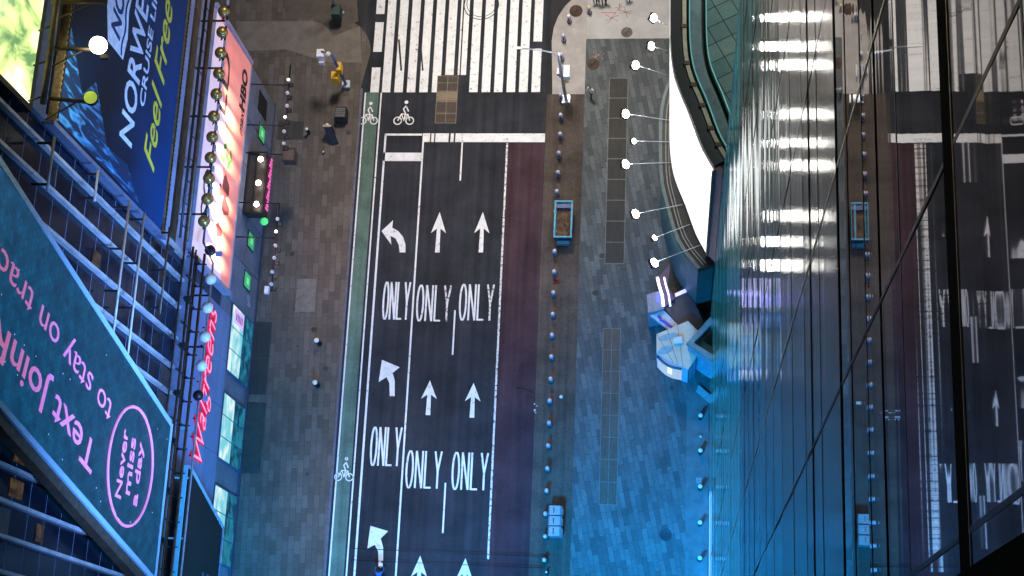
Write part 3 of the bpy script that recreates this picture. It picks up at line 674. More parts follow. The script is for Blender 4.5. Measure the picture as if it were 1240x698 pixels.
# ================================================================ BOLLARDS
def bollard_proto(loc, label, capmat='steel_cap', h=.95, r=.15):
    t = thing('bollard', loc, label, 'bollard', 'steel bollards in the row beside the red lane')
    t.location = loc
    local(t, 'post', MB().lathe((0,0,0), [(r,0),(r,h-.05),(r-.02,h-.01)], 18), 'steel')
    local(t, 'cap', MB().lathe((0,0,h-.012), [(r-.02,0),(r-.03,.04),(r*.6,.075),(.01,.085)], 18), capmat)
    local(t, 'base_ring', MB().lathe((0,0,0), [(r+.05,0),(r+.05,.02),(r+.005,.03)], 18), 'dark')
    local(t, 'slot', MB().box((-.04,-r-.012,.25),(.04,-r+.02,.78)), 'black')
    return t
tops = [(682,43),(679.5,66),(678.8,115),(678.6,139),(678,162),(676.5,185),(675.5,208.5),(674,231.5),(673,256),(672.5,280),(671.5,304),(671,328.6),(670,354),(669.3,380),(668.4,405.5),(667.5,431.7),(666.7,458.6),(665.5,485),(664.8,512),(663.8,539.5),(662.7,567),(661.8,594),(660.4,622),(660,649.4),(659,678)]
proto = None
for i, (px, py) in enumerate(tops):
    p = G(px, py, .98); z = .115 if i < 3 else .09; p = Vector((p.x, p.y, z))
    lb_ = 'round steel bollard, %s from the top in the row beside the red lane' % ORD[i]
    if proto is None: proto = bollard_proto(p, lb_)
    else: copy_tree(proto, p, lb_)
p = G(688.5,19,1.1); p.z = .118
t = bollard_proto(p, 'bollard with a bright white round top on the island beside a manhole'); t['group'] = 'island bollards'
for ch in [c for c in scene.objects if c.parent == t and c.name.startswith('cap')]: ch.data = ch.data.copy(); ch.data.materials[0] = mat('white_cap', (.9,.9,.88), .4)
p = G(713,9,1.0); p.z = .118
t = bollard_proto(p, 'bollard with a yellow top beside the pedestrians at the top edge'); t['group'] = 'island bollards'
for ch in [c for c in scene.objects if c.parent == t and c.name.startswith('cap')]: ch.data = ch.data.copy(); ch.data.materials[0] = mat('yellow_cap', (.8,.6,.15), .4)
p = G(661.5,693,.8)
t = thing('marker_post', (p.x,p.y,.09), 'short black post with pale cap at the foot of the bollard row', 'post')
local(t, 'post', MB().lathe((0,0,0), [(.12,0),(.09,.1),(.08,.65)], 12), 'black'); local(t, 'cap', MB().lathe((0,0,.652), [(.08,0),(.05,.04)], 12), 'sign_w')
# globe bollards beside the tower
gb = [(848.4,503.2),(848.3,545.5),(848,589),(847.6,632.8),(847.5,675.8)]; gproto = None
for i, (px, py) in enumerate(gb):
    p = G(px, py, 1.0); p.z = .118; lb_ = 'black bollard with white cap at the foot of the tower, %s from the top' % ORD[i]
    if gproto: copy_tree(gproto, p, lb_); continue
    gproto = thing('capped_bollard', p, lb_, 'bollard', 'white capped bollards beside the tower')
    local(gproto, 'post', MB().lathe((0,0,0), [(.16,0),(.15,.8)], 16), 'black')
    local(gproto, 'cap', MB().lathe((0,0,.802), [(.15,0),(.155,.05),(.11,.09),(.06,.10)], 16), 'sign_w')
p = G(848.4,528.5,.3); tag(MB().lathe((p.x,p.y,.118), [(.09,0),(.08,.15),(.03,.18)], 12).build('low_stud', 'sign_w'), 'tiny pale stud between the first two white capped bollards', 'stud')
p = G(846.5,582,.12); tag(MB().prism([(p.x-.2,p.y-.22,.118),(p.x+.2,p.y-.22,.118),(p.x+.2,p.y+.22,.118),(p.x-.2,p.y+.22,.118)], (0,0,.02)).build('access_cover', mat('cover_grid', (.22,.26,.30), .6, .3, .5, 12)), 'small square grey access cover beside the third white capped bollard', 'cover')

# ================================================================ BLUE SKIP, BINS, BITS ON THE STRIP
def zpt(v, z): return Vector((v.x, v.y, z))
t = thing('blue_skip', G(683,275,.09), 'open bright blue dumpster cart full of brown rubble on the bollard strip', 'dumpster')
c = G(683.5,271,.5); x0, x1 = c.x-.62, c.x+.58; y0, y1 = c.y-1.35, c.y+1.35
def hollow(x0, x1, y0, y1, z0, z1, inset, tk=.07):
    mb = MB(); i = inset
    lo = [Vector((x0+i,y0+i,z0)),Vector((x1-i,y0+i,z0)),Vector((x1-i,y1-i,z0)),Vector((x0+i,y1-i,z0))]
    hi = [Vector((x0,y0,z1)),Vector((x1,y0,z1)),Vector((x1,y1,z1)),Vector((x0,y1,z1))]
    hi2 = [Vector((x0+tk,y0+tk,z1)),Vector((x1-tk,y0+tk,z1)),Vector((x1-tk,y1-tk,z1)),Vector((x0+tk,y1-tk,z1))]
    l2 = [v+(Vector(((x0+x1)/2,(y0+y1)/2,v.z))-v)*.1+Vector((0,0,.25)) for v in lo]
    for k_ in range(4):
        j = (k_+1) % 4
        mb.poly([lo[k_],lo[j],hi[j],hi[k_]]); mb.poly([hi[k_],hi[j],hi2[j],hi2[k_]]); mb.poly([hi2[k_],hi2[j],l2[j],l2[k_]])
    mb.poly(lo); mb.poly(l2); return mb
hollow(x0,x1,y0,y1,.25,1.45,.12).build('body', 'blue', t)
bm = MB(); g = []
rr = random.Random(5)
for i in range(9):
    g.append([bm.bm.verts.new((x0+.09+(x1-x0-.18)*j/5, y0+.09+(y1-y0-.55)*i/8, 1.02+rr.uniform(-.1,.16))) for j in range(6)])
for i in range(8):
    for j in range(5): bm.bm.faces.new((g[i][j],g[i][j+1],g[i+1][j+1],g[i+1][j]))
bm.build('rubble_load', 'rust', t)
MB().box((x0+.08,y1-.45,.6),(x1-.08,y1-.08,1.35)).build('end_box', 'navy', t)
mb = MB(); mb.box((x0-.06,y0-.06,1.452),(x0+.05,y1+.06,1.53)); mb.box((x1-.05,y0-.06,1.452),(x1+.06,y1+.06,1.53)); mb.box((x0+.05,y0-.06,1.452),(x1-.05,y0+.05,1.53)); mb.box((x0+.05,y1-.05,1.452),(x1-.05,y1+.06,1.53)); mb.build('rim', mat('blue_rim', (.04,.30,.44), .5), t)
for xx in (x0+.05, x1-.15):
    for yy in (y0+.35, y1-.35): MB().lathe((xx,yy,.25), [(.16,0),(.16,.1)], 14, axis=(1,0,0)).build('wheel', 'rubber', t)
MB().box((x0+.15,y0-.35,.5),(x1-.15,y0-.12,.95)).build('hopper', 'blue', t)

t = thing('recycling_bins', G(673,632,.09), 'three grey steel recycling bins joined in one unit on the bollard strip', 'recycling bins')
c = G(673,630,1.2); yy0 = G(672,650,1.2).y; yy1 = G(672,612,1.2).y; st = (yy1-yy0)/3
for i in range(3):
    ya, yb = yy0+st*i+.04, yy0+st*(i+1)-.04; xa, xb = c.x-.52, c.x+.42
    MB().box((xa+.05,ya+.03,.09),(xb-.02,yb-.03,1.08)).build('bin_body', 'galv', t)
    mb = MB(); mb.prism([(xa,ya,1.085),(xa,yb,1.085),(xa+.12,yb,1.26),(xb-.12,yb,1.30),(xb,yb,1.085)] and [(xa,ya,1.085),(xa+.1,ya,1.27),(xb-.14,ya,1.30),(xb,ya,1.085)], (0,yb-ya,0)); mb.build('lid', mat('bin_lid', (.46,.55,.60), .3, .5, .2, 5), t)
    MB().box((xa+.35,ya+.12,1.285),(xa+.40,yb-.12,1.315)).build('lid_slot', 'dark', t)
    MB().box((xb-.02,ya+.08,.3),(xb+.02,yb-.08,.95)).build('side_panel', 'sign_w', t)

p = G(648,497,.05); mb = MB()
for dx, dy, s in ((0,0,.10),(.12,.3,.07),(-.05,.45,.06),(.05,-.18,.08)): mb.lathe((p.x+dx,p.y+dy,.012), [(s,0),(s*1.1,.04),(s*.4,.09)], 7)
tag(mb.build('litter', 'sign_w'), 'scrap of crumpled white litter lying on the red lane edge', 'litter')
p = G(679.5,481,.1); tag(MB().lathe((p.x,p.y,.09), [(.14,0),(.12,.09),(.05,.14)], 9).build('cone_base', 'sign_w'), 'small pale round lump right of the bollard row', 'litter')
mb = MB(); mb.tube([G(x,y,.03) for x,y in ((625,470),(636,471),(643,474),(649,479),(651,487),(650,494))], .02, 5)
tag(mb.build('cord', 'black'), 'thin black cord curling on the red lane beside the white litter', 'cord')
p = G(674,341,.1); mb = MB()
for k_ in range(7): a = k_*.9; mb.lathe((p.x+.18*math.cos(a*3), p.y+.12*math.sin(a*2), .092), [(.09,0),(.08,.05),(.02,.09)], 6)
tag(mb.build('red_rag', mat('dark_red', (.20,.02,.02), .9)), 'crumpled dark red rag between two bollards', 'rag')

# ================================================================ LAMP POSTS AND SIGNALS
base = G(685.5,122,.12); topp = G(672.5,61,7.8)
hx, hy = base.x, base.y
t = thing('mast_arm_lamp', base, 'grey mast arm lamp post with arm over the road and white signal box', 'lamp post')
MB().box((hx-.32,hy-.32,.12),(hx+.32,hy+.32,.45)).build('base', 'galv', t)
MB().tube([(hx,hy,.4),(hx-.02,hy,4),(hx-.05,hy+.05,8.0)], [.14,.11,.09], 12).build('pole', 'galv', t)
pt = Vector((hx-.05,hy+.05,8.0)); ae = G(629,58.5,8.25)
MB().tube([pt, pt+(ae-pt)*.5+Vector((0,0,.15)), ae], [.07,.055,.045], 8).build('arm', 'galv', t)
MB().box((ae.x-.25,ae.y-.09,ae.z-.06),(ae.x+.25,ae.y+.09,ae.z+.07)).build('lamp_head', 'sign_w', t)
def boxat(px, py, z, sx, sy, sz, name, m, par):
    q = G(px, py, z); return MB().box((q.x-sx,q.y-sy,z-sz),(q.x+sx,q.y+sy,z)).build(name, m, par)
boxat(686,86,4.2,.22,.46,.6,'walk_signal','sign_w',t); boxat(680,86,4.1,.18,.3,.5,'control_box','navy',t); boxat(676,86,4.0,.10,.24,.4,'side_sign','sign_w',t)
boxat(682.5,97,3.4,.13,.2,.4,'signal_box','yellow',t)
boxat(686.5,96.5,3.2,.12,.12,.3,'lamp_cap','globe',t)

base = G(420,104,.14); bx, by = base.x, base.y
t = thing('traffic_signal_mast', base, 'leaning-looking signal mast with two yellow signals on the left corner', 'traffic signal')
MB().box((bx-.3,by-.3,.14),(bx+.3,by+.3,.5)).build('base', 'galv', t)
MB().tube([(bx,by,.45),(bx,by,5.6)], [.13,.09], 12).build('pole', 'navy', t)
boxat(405,91,2.9,.26,.30,.85,'signal_head','yellow',t); boxat(410,80,3.6,.17,.32,.8,'signal_head','yellow',t)
boxat(408,97,2.4,.1,.1,.3,'signal_lens',mat('red_lens',(.5,.05,.02),emit=(.8,.1,.03),es=.5),t)
boxat(387.5,64,5.4,.26,.30,.5,'white_box','sign_w',t); boxat(389,73,4.9,.17,.2,.5,'white_box','sign_w',t)
MB().tube([(bx,by,5.45), G(389,62,5.5)], .05, 6).build('bracket', 'navy', t)
q = G(397.5,66,5.4); MB().lathe((q.x,q.y,5.2), [(.12,0),(.2,.1),(.2,.3),(.1,.4)], 12).build('camera_dome', 'globe', t)

base = G(411.5,18,.14); bx, by = base.x, base.y
t = thing('corner_lamp_post', base, 'grey pole on a white square base with dark green box at the top corner', 'pole')
MB().prism([(bx-.45,by,.14),(bx,by-.4,.14),(bx+.45,by,.14),(bx,by+.4,.14)], (0,0,.4)).build('base', 'galv', t)
MB().tube([(bx,by,.5),(bx,by,8.0)], [.14,.1], 12).build('pole', 'galv', t)
boxat(406,11.5,1.9,.34,.42,1.0,'cabinet','dgreen',t)

# ================================================================ THINGS ON THE LEFT PAVEMENT
c = G(412,136,1.2); 
t = thing('litter_bin', (c.x,c.y,.14), 'square black slatted litter bin near the bike lane symbol', 'litter bin')
MB().box((c.x-.40,c.y-.42,.14),(c.x+.40,c.y+.42,1.12)).build('bin_body', 'black', t)
mb = MB(); 
for k_ in range(5): mb.box((c.x-.36,c.y-.36+.15*k_,1.19),(c.x+.36,c.y-.27+.15*k_,1.23))
mb.build('slatted_top', mat('bin_top', (.16,.16,.17), .5, .4), t)
mb = MB(); mb.box((c.x-.42,c.y-.44,1.122),(c.x+.42,c.y-.36,1.2)); mb.box((c.x-.42,c.y+.36,1.122),(c.x+.42,c.y+.44,1.2)); mb.box((c.x-.42,c.y-.36,1.122),(c.x-.34,c.y+.36,1.2)); mb.box((c.x+.34,c.y-.36,1.122),(c.x+.42,c.y+.36,1.2)); mb.build('rim', 'dark', t)
mb = MB()
for k_ in range(4): mb.box((c.x-.34+.19*k_,c.y-.44,.3),(c.x-.24+.19*k_,c.y-.425,.95))
mb.build('side_slat', MT['bin_top'], t)
a = G(391,153,1.5); b = G(404,171,.14); d = Vector((.35,-1.15,0))
t = thing('barrier_board', (a.x,a.y,.14), 'dark upright sandwich board standing askew near the litter bin', 'sign board')
a1 = zpt(a,0); uu = Vector((.62,.12,0))
MB().prism([a1+Vector((0,0,.2)), a1+uu+Vector((0,0,.2)), a1+uu+Vector((0,0,1.5)), a1+Vector((0,0,1.5))], (.06,-.1,0)).build('board', 'black', t)
MB().prism([a1+Vector((.45,-.95,.2)), a1+uu+Vector((.35,-.95,.2)), a1+uu+Vector((0,-.12,1.5)), a1+Vector((.06,-.12,1.5))], (.05,-.06,-.02)).build('back_leaf', mat('board_leaf', (.03,.03,.035), .4), t)
MB().box((a1.x,a1.y-.05,1.502),(a1.x+.62,a1.y+.1,1.54)).build('top_edge', 'tan', t)
for (px, py, r, h, lb_) in ((371,156,.12,.9,'short white post left of the dark sandwich board'),(396,151,.13,1.0,'short white post right behind the sandwich board'),(383,412,.19,1.05,'round white topped bollard alone on the left pavement, the upper one'),(381,463,.19,1.05,'round white topped bollard alone on the left pavement, the lower one'),(391.5,184,.07,.3,'tiny pale stub on the left pavement below the sandwich board')):
    p = G(px, py, h+.14); t = thing('pavement_bollard', (p.x,p.y,.14), lb_, 'bollard', 'short white topped posts on the left pavement')
    local(t, 'post', MB().lathe((0,0,0), [(r,0),(r*.95,h*.9)], 16), 'dark'); local(t, 'cap', MB().lathe((0,0,h*.9+.001), [(r*.98,0),(r,.03),(r*.8,h*.1),(.02,h*.1+.02)], 16), mat('cream_cap', (.85,.82,.72), .4))

# ================================================================ LEFT BUILDING
FX = -30.4
bl = thing('signage_building', (-40,20,0), 'tall narrow building at left clad in pale fins, billboards and shop windows', 'building')
YE = 46.4
MB().box((-60,-40,.14),(FX-.06,YE,8.4)).build('podium_wall', 'wall2', bl)
MB().box((-60,-40,8.41),(FX-.06,YE-.2,70)).build('wall', mat('dark_wall', (.035,.04,.055), .7), bl)  # upper wall in one even dark blue-grey
# lower facade cladding between Y = -10 and 29 (blue panels)
mb = MB()
for y in [8.6-3.2*6+3.2*i for i in range(12)]:
    for z0, z1 in ((6.05,9.4),(9.44,12.8),(12.84,16.4)):
        if y+3.16 < 28.95: mb.box((FX-.055,y,z0),(FX+.03,y+3.16,z1))
mb.box((FX-.055,28.96,6.05),(FX+.03,29.5,8.38))
mb.build('cladding', 'wall', bl)
mb = MB()
for y0, y1 in ((28.9,32.2),(32.25,35.6),(35.65,39.0),(39.05,42.4),(42.45,46.3)):
    mb.box((FX-.055,y0,.3),(FX+.03,y1-.05,4.6)); mb.box((FX-.055,y0,4.64),(FX+.02,y1-.05,8.4))
mb.build('cladding', 'wall2', bl)
MB().box((FX-.05,-30,.14),(FX+.12,46.3,.42)).build('plinth', mat('plinth_dark', (.05,.055,.09), .6), bl)
# shop windows
lit = screen('shop_interior', (.20,.66,.78), (.80,1.0,1.0), 1.0, .9, (1,.5,1.0), (.42,.60), c3=(.95,1.0,.98), dist=.8)
lit2 = screen('shop_dim_interior', (.005,.05,.12), (.02,.24,.36), .9, 1.4, (1,1,1), (.4,.6), dist=.4)
FX2 = FX+.035
for gy0, gy1 in ((24.1,28.8),(18.05,22.5),(11.3,16.2),(4.5,9.4),(-2.5,2.5)):
    t = MB().box((FX2,gy0-.08,.5),(FX2+.04,gy1+.08,5.95)).build('window', mat('window_frame', (.05,.12,.22), .5), bl)
    n = 3; dy = (gy1-gy0)/n
    for i in range(n):
        a0, a1_ = gy0+dy*i+.04, gy0+dy*(i+1)-.04
        sp = 3.0 if gy0 < 17 or gy0 > 20 else 3.3
        MB().box((FX2+.04,a0,sp),(FX2+.06,a1_,5.85)).build('pane', lit, t)
        MB().box((FX2+.04,a0,.6),(FX2+.06,a1_,sp-.06)).build('pane', lit2, t)
MB().box((FX2+.065,27.6,3.1),(FX2+.09,28.6,5.5)).build('window_poster', mat('pink_poster', (.6,.3,.5), emit=(.75,.45,.72), es=.8), bl)
mb = MB()
for k_ in range(5): mb.box((FX2+.092,27.85,3.5+.35*k_),(FX2+.10,28.35,3.66+.35*k_))
mb.build('poster_lettering', 'navy', bl)
# small green lit windows, dark window
for (y, z, lb_) in ((42.7,3.0,'upper'),(34.3,3.1,'middle'),(31.3,3.1,'lower')):
    w_ = MB().box((FX2,y-.62,z-.85),(FX2+.04,y+.62,z+.85)).build('window', 'black', bl)
    w_['label'] = 'small window glowing green'
    MB().box((FX2+.04,y-.52,z-.72),(FX2+.06,y+.52,z+.72)).build('pane', mat('green_screen', (.1,.5,.2), emit=(.05,.50,.12), es=.5), w_)
    MB().box((FX2+.061,y-.22,z-.28),(FX2+.07,y+.2,z+.2)).build('pane_mark', mat('green_bright', (.3,.8,.3), emit=(.3,.85,.3), es=.6), w_)
w_ = MB().box((FX2,44.0,2.3),(FX2+.04,45.5,4.6)).build('window', 'black', bl)
mb = MB()
for y, z in ((29.9,2.0),(30.3,2.3)): mb.box((FX2,y-.2,z-.3),(FX2+.03,y+.15,z+.3))
mb.build('wall_notice', 'pale', bl)
# pale strip behind the lamp rail, between the two billboards
mb = MB()
for k_ in range(9): mb.box((FX-.055,28.4+2.05*k_,17.4),(FX+.02,30.4+2.05*k_-.03 if k_ < 8 else 46.1,19.3))
mb.build('fascia_panel', 'pale', bl)
MB().box((FX-.05,28.2,20.3),(FX+.08,46.1,21.9)).build('fascia_panel', 'pale', bl)
MB().box((FX-.05,28.2,19.35),(FX+.2,46.1,20.25)).build('bronze_beam', 'bronze', bl)
# fins (vertical pale columns) and dark glazing
fy = [8.35-1.55*k for k in range(12, 0, -1)] + [8.35,9.9,11.45,13.2,15.0,16.8,18.2,19.8,21.4,23.2,25.15,26.9]
for i, y in enumerate(fy):
    MB().box((FX+.05,y-.09,16.8),(FX+.34,y+.09,66)).build('fin', 'fin', bl)
fy2 = fy + [28.0]
for a, b in zip(fy2, fy2[1:]):
    mb = MB(); mb.box((FX-.05,a+.14,16.6),(FX,b-.14,66), 0)
    for z in range(17, 66, 2): mb.box((FX,a+.14,z),(FX+.012,b-.14,z+.035), 1)
    # a few bronze reflecting bays
    for z in range(17, 60, 4):
        if rnd.random() < .10: mb.box((FX+.002,a+.2,z+.1),(FX+.02,b-.2,z+1.9), 2)
    mb.build('glazing', ['glass_d','wall','glass_b'], bl)
for (y, z, h_) in ((12.3,36.2,1.3),(10.7,36.0,1.5),(12.3,40.3,1.2),(9.1,33.0,.9),(16.0,21.5,.9),(18.9,22.0,1.2),(23.9,30.2,1.1)):
    MB().box((FX+.031,y-.42,z),(FX+.05,y+.42,z+h_)).build('lit_room', screen('amber_room', (.05,.025,.008), (.20,.12,.03), .4, 3, (1,1,1), (.4,.6)), bl)
MB().box((FX,-30,16.42),(FX+.35,28.9,16.78)).build('ledge_beam', 'pale', bl)
MB().box((FX+.0,28.3,16.42),(FX+.3,28.6,22)).build('edge_column', 'fin', bl)

# horizontal scaffold rods with brackets
for (p0, p1) in (((156,243),(137,413)),((174,257),(155,437)),((65,165),(58,232)),((120,208),(113,243)),((205,275),(194,380))):
    A_ = WX(*p0, -29.3); B_ = WX(*p1, -29.3); z = (A_.z+B_.z)/2
    t = thing('scaffold_rod', (-29.3,(A_.y+B_.y)/2,z), {156:'tan rod across the fins, left one of the long pair beside the teal board',174:'tan rod across the fins, right one of the long pair beside the teal board',65:'short tan rod across the fins at the upper left, left of the blue billboard',120:'short tan rod across the fins just below the blue billboard',205:'dark rod across the fins ending beside the catwalk'}[p0[0]], 'rod', 'rods fixed across the fins')
    MB().tube([(-29.3,A_.y,z),(-29.3,B_.y,z)], .07, 8).build('rod', 'tan' if p0[0] != 205 else 'bronze', t)
    n = max(2, int(abs(A_.y-B_.y)/2.2)+1)
    for i in range(n):
        y = B_.y + (A_.y-B_.y)*(i+.15)/(n-.7+1e-6); y = min(max(y, B_.y), A_.y)
        MB().box((-30.1,y-.05,z-.05),(-29.36,y+.05,z+.05)).build('bracket', 'black', t)
# horizontal catwalk truss (bronze) at z about 17-20
tr = thing('catwalk_truss', (-29.4,15,18), 'long rusty bronze catwalk truss running the whole length of the facade', 'catwalk')
for (x, z, r) in ((-29.2,18.9,.08),(-29.2,18.3,.06),(-28.9,17.5,.09),(-29.5,17.1,.08),(-29.5,19.6,.06)):
    MB().tube([(x,-30,z),(x,28.6,z)], r, 6).build('rail', 'bronze', tr)
for (x, z, r) in ((-29.5,20.6,.09),(-29.3,19.9,.12),(-29.6,19.3,.06)):
    MB().tube([(x,28.6,z),(x,46.3,z)], r, 6).build('rail', 'bronze' if r > .1 else 'black', tr)
for y in [-30+1.45*k for k in range(53)]:
    if y < 28.4:
        mb = MB(); mb.prism([(-29.24,y-.035,19.7),(-29.16,y-.035,19.7),(-29.16,y-.035,17.32),(-28.8,y-.035,17.32),(-28.8,y-.035,17.2),(-30.3,y-.035,17.2),(-30.3,y-.035,17.32),(-29.24,y-.035,17.32)], (0,.07,0)); mb.build('truss_brace', 'dark', tr)
    elif y < 46: MB().tube([(-29.5,y,20.7),(-29.5,y,19.1)], .03, 5).build('truss_brace', 'dark', tr)
for y in [-30+2.9*k for k in range(20)]: MB().box((-29.35,y,18.85),(-28.95,y+.3,19.15)).build('junction_box', 'black', tr)
MB().box((-30.3,-30,17.33),(-29.6,28.4,17.37)).build('walkway_deck', mat('deck_grey', (.20,.22,.28), .6, .3), tr)

# ---- billboard with writing (cruise advert)
def wxp(p, X): return WX(*p, X)
def cruise_print(name, *a, **k):
    m = screen(name, *a, **k); t, b = nodes(m); src = b.inputs['Base Color'].links[0].from_socket
    tc = [n for n in t.nodes if n.type == 'TEX_COORD'][0]
    sx = t.nodes.new('ShaderNodeSeparateXYZ'); t.links.new(tc.outputs['Object'], sx.inputs[0])
    nz = t.nodes.new('ShaderNodeTexNoise'); nz.inputs['Scale'].default_value = .35; nz.inputs['Detail'].default_value = 4; t.links.new(tc.outputs['Object'], nz.inputs['Vector'])
    ml = t.nodes.new('ShaderNodeMath'); ml.operation = 'MULTIPLY'; ml.inputs[1].default_value = 6; t.links.new(nz.outputs[0], ml.inputs[0])
    ad = t.nodes.new('ShaderNodeMath'); ad.operation = 'ADD'; t.links.new(sx.outputs[2], ad.inputs[0]); t.links.new(ml.outputs[0], ad.inputs[1])
    r = t.nodes.new('ShaderNodeMapRange'); r.inputs[1].default_value = 33; r.inputs[2].default_value = 25.5; t.links.new(ad.outputs[0], r.inputs[0])
    mx = t.nodes.new('ShaderNodeMix'); mx.data_type = 'RGBA'; mx.inputs[7].default_value = (.005,.05,.15,1)
    t.links.new(r.outputs[0], mx.inputs[0]); t.links.new(src, mx.inputs[6]); t.links.new(mx.outputs[2], b.inputs['Base Color']); return m
nb = thing('cruise_billboard', (-29.9,36,30), 'big blue billboard with white cruise line lettering and yellow slogan', 'billboard')
Y0, Y1, Zb, Zt = 28.3, 50.0, 22.9, 39.2; NX = -29.85
MB().box((NX-.35,Y0,Zb),(NX,Y1,Zt)).build('board', cruise_print('cruise_print', (.005,.009,.014), (.004,.020,.045), 0, .16, (1,1,.5), (.34,.62), c3=(.006,.06,.16), rough=.6, dist=.6), nb)
# falling-light pattern printed low on the board's upper end
m_ = screen('cruise_streaks', (.006,.03,.07), (.08,.36,.60), 0, .9, (1,2.2,.45), (.5,.66), c3=(.35,.75,.95), rough=.45, dist=1.2)
t_, b_ = nodes(m_)
MB().prism([(NX+.004,Y0+.1,27.0),(NX+.004,Y0+.1,Zt-.2),(NX+.004,33.5,Zt-.2),(NX+.004,30.8,36.5),(NX+.004,32.2,35.0),(NX+.004,29.6,32.5),(NX+.004,29.8,29.4)], (.004,0,0)).build('printed_streaks', m_, nb)
MB().box((NX-.4,Y0-.16,Zb-.3),(NX+.12,Y1,Zb)).build('gold_frame', 'gold', nb); MB().box((NX-.4,Y0-.16,Zt),(NX+.12,Y1,Zt+.22)).build('gold_frame', 'gold', nb)
MB().box((NX-.4,Y0-.42,Zb-.6),(NX+.1,Y0-.17,Zt+.3)).build('end_frame', mat('frame_bluegrey', (.16,.18,.24), .5, .3), nb)
for zz, zs in ((Zt+.02, 1), (Zb-.02, -1)):
    MB().prism([(NX+.122,Y0,zz),(NX+.122,Y1,zz)] + [q for i in range(69,-1,-1) for q in ((NX+.122,Y0+i*.31+.14,zz+zs*.03),(NX+.122,Y0+i*.31+.14,zz+zs*.14),(NX+.122,Y0+i*.31+.01,zz+zs*.14),(NX+.122,Y0+i*.31+.01,zz+zs*.03))], (.05,0,0)).build('frame_clip', 'black', nb)
text_mb('NORWEGIAN', (NX+.01,30.85,29.15), (0,1,0), (0,0,1), 14.3, 1.95, .03, bold=.012).build('lettering', 'letter_w', nb)
text_mb('CRUISE LINE', (NX+.01,33.75,28.0), (0,1,0), (0,0,1), 8.3, .78, .03, bold=.006).build('lettering', 'letter_w', nb)
text_mb('Feel Free', (NX+.01,30.9,25.35), (0,1,0), (0,0,1), 10.6, 1.9, .03, shear=.35, bold=.004).build('lettering', 'letter_y', nb)
lg = MB(); 
lg.prism([(NX+.012,34.9,34.2),(NX+.012,34.9,31.9),(NX+.012,36.3,31.6),(NX+.012,37.8,31.9),(NX+.012,39.3,31.6),(NX+.012,39.3,34.9),(NX+.012,36.6,34.9)], (.012,0,0))
lg.build('logo_panel', 'letter_w', nb)
text_mb('NCL', (NX+.03,35.6,32.7), (0,1,0), (0,0,1), 3.3, 1.4, .02, bold=.02, shear=.2).build('logo_lettering', mat('logo_navy', (.01,.03,.12)), nb)
mb = MB(); mb.tube([(NX+.03,35.0+.3*i,32.25+.12*math.sin(i*.9)) for i in range(14)], .06, 5); mb.build('logo_wave', MT['logo_navy'], nb)

# ---- show billboard (pink)
hb = thing('pink_billboard', (-29.9,37,13), 'long pink and white show billboard lit by a row of lamps', 'billboard')
HX = -29.9
MB().prism([(HX,28.9,8.7),(HX,45.6,8.7),(HX,45.4,17.2),(HX,28.9,17.2)], (-.35,0,0)).build('board', screen('pink_glow_print', (.60,.17,.14), (.68,.24,.21), .72, .2, (1,1,1), both=True), hb)  # print also emits, putting extra lamp brightness into the board itself
MB().prism([(HX+.003,28.95,17.195),(HX+.003,45.38,17.195),(HX+.003,45.2,15.1),(HX+.003,41,14.5),(HX+.003,38,12.2),(HX+.003,36.5,12.8),(HX+.003,34.5,11.6),(HX+.003,32,11.9),(HX+.003,29.0,10.6)], (.004,0,0)).build('printed_pale_area', screen('pale_glow_print', (.62,.40,.46), (.72,.56,.60), .72, .25, both=True), hb)  # pale print carries the same added emission
text_mb('HBO', (HX+.012,41.6,9.2), (0,1,0), (0,0,1), 3.0, 1.35, .02, bold=.04).build('lettering', 'letter_k', hb)
text_mb('max', (HX+.012,39.9,9.25), (0,1,0), (0,0,1), 1.7, .6, .02, shear=.3).build('lettering', 'letter_k', hb)
text_mb('LD', (HX+.012,39.6,13.3), (0,1,0), (0,0,1), 4.2, 1.9, .02).build('lettering', 'letter_k', hb)
text_mb('SO', (HX+.012,31.6,14.4), (0,1,0), (0,0,1), 3.4, 1.9, .02).build('lettering', 'letter_k', hb)
mb = MB()
for (y, z, a, L_) in ((37.6,11.2,20,1.1),(37.3,12.0,80,1.2),(36.9,11.5,-40,1.0),(37.8,12.6,130,.9),(36.8,12.9,95,1.3)):
    d = Vector((0,math.cos(R(a)),math.sin(R(a)))); n = Vector((0,-d.z,d.y)); c = Vector((HX+.014,y,z))
    mb.prism([c-d*L_*.5, c-d*.15+n*.22, c+d*.25+n*.2, c+d*L_*.55, c+d*.2-n*.18, c-d*.2-n*.2], (.01,0,0))
mb.build('printed_leaf', mat('leaf_print', (.05,.20,.04), .5), hb)
mb = MB()
for (y, z, ry, rz) in ((35.2,11.6,.75,.8),(33.9,11.3,.55,.9),(34.6,12.6,.4,.5),(32.0,12.2,.5,.7)):
    mb.prism([(HX+.016+.001*ry, y+ry*math.cos(R(a))*(1+.25*math.sin(R(3*a))), z+rz*math.sin(R(a))) for a in range(0,360,24)], (.008,0,0))
mb.build('printed_fruit', mat('plum_print', (.16,.03,.04), .5), hb)
mb = MB(); mb.box((HX-.4,45.62,8.5),(HX+.1,45.9,17.4)); mb.box((HX-.4,28.6,8.5),(HX+.14,28.88,17.4)); mb.box((HX-.4,28.9,8.48),(HX+.05,45.6,8.68)); mb.box((HX-.4,28.9,17.205),(HX+.03,45.6,17.33)); mb.build('frame', 'pale', hb)

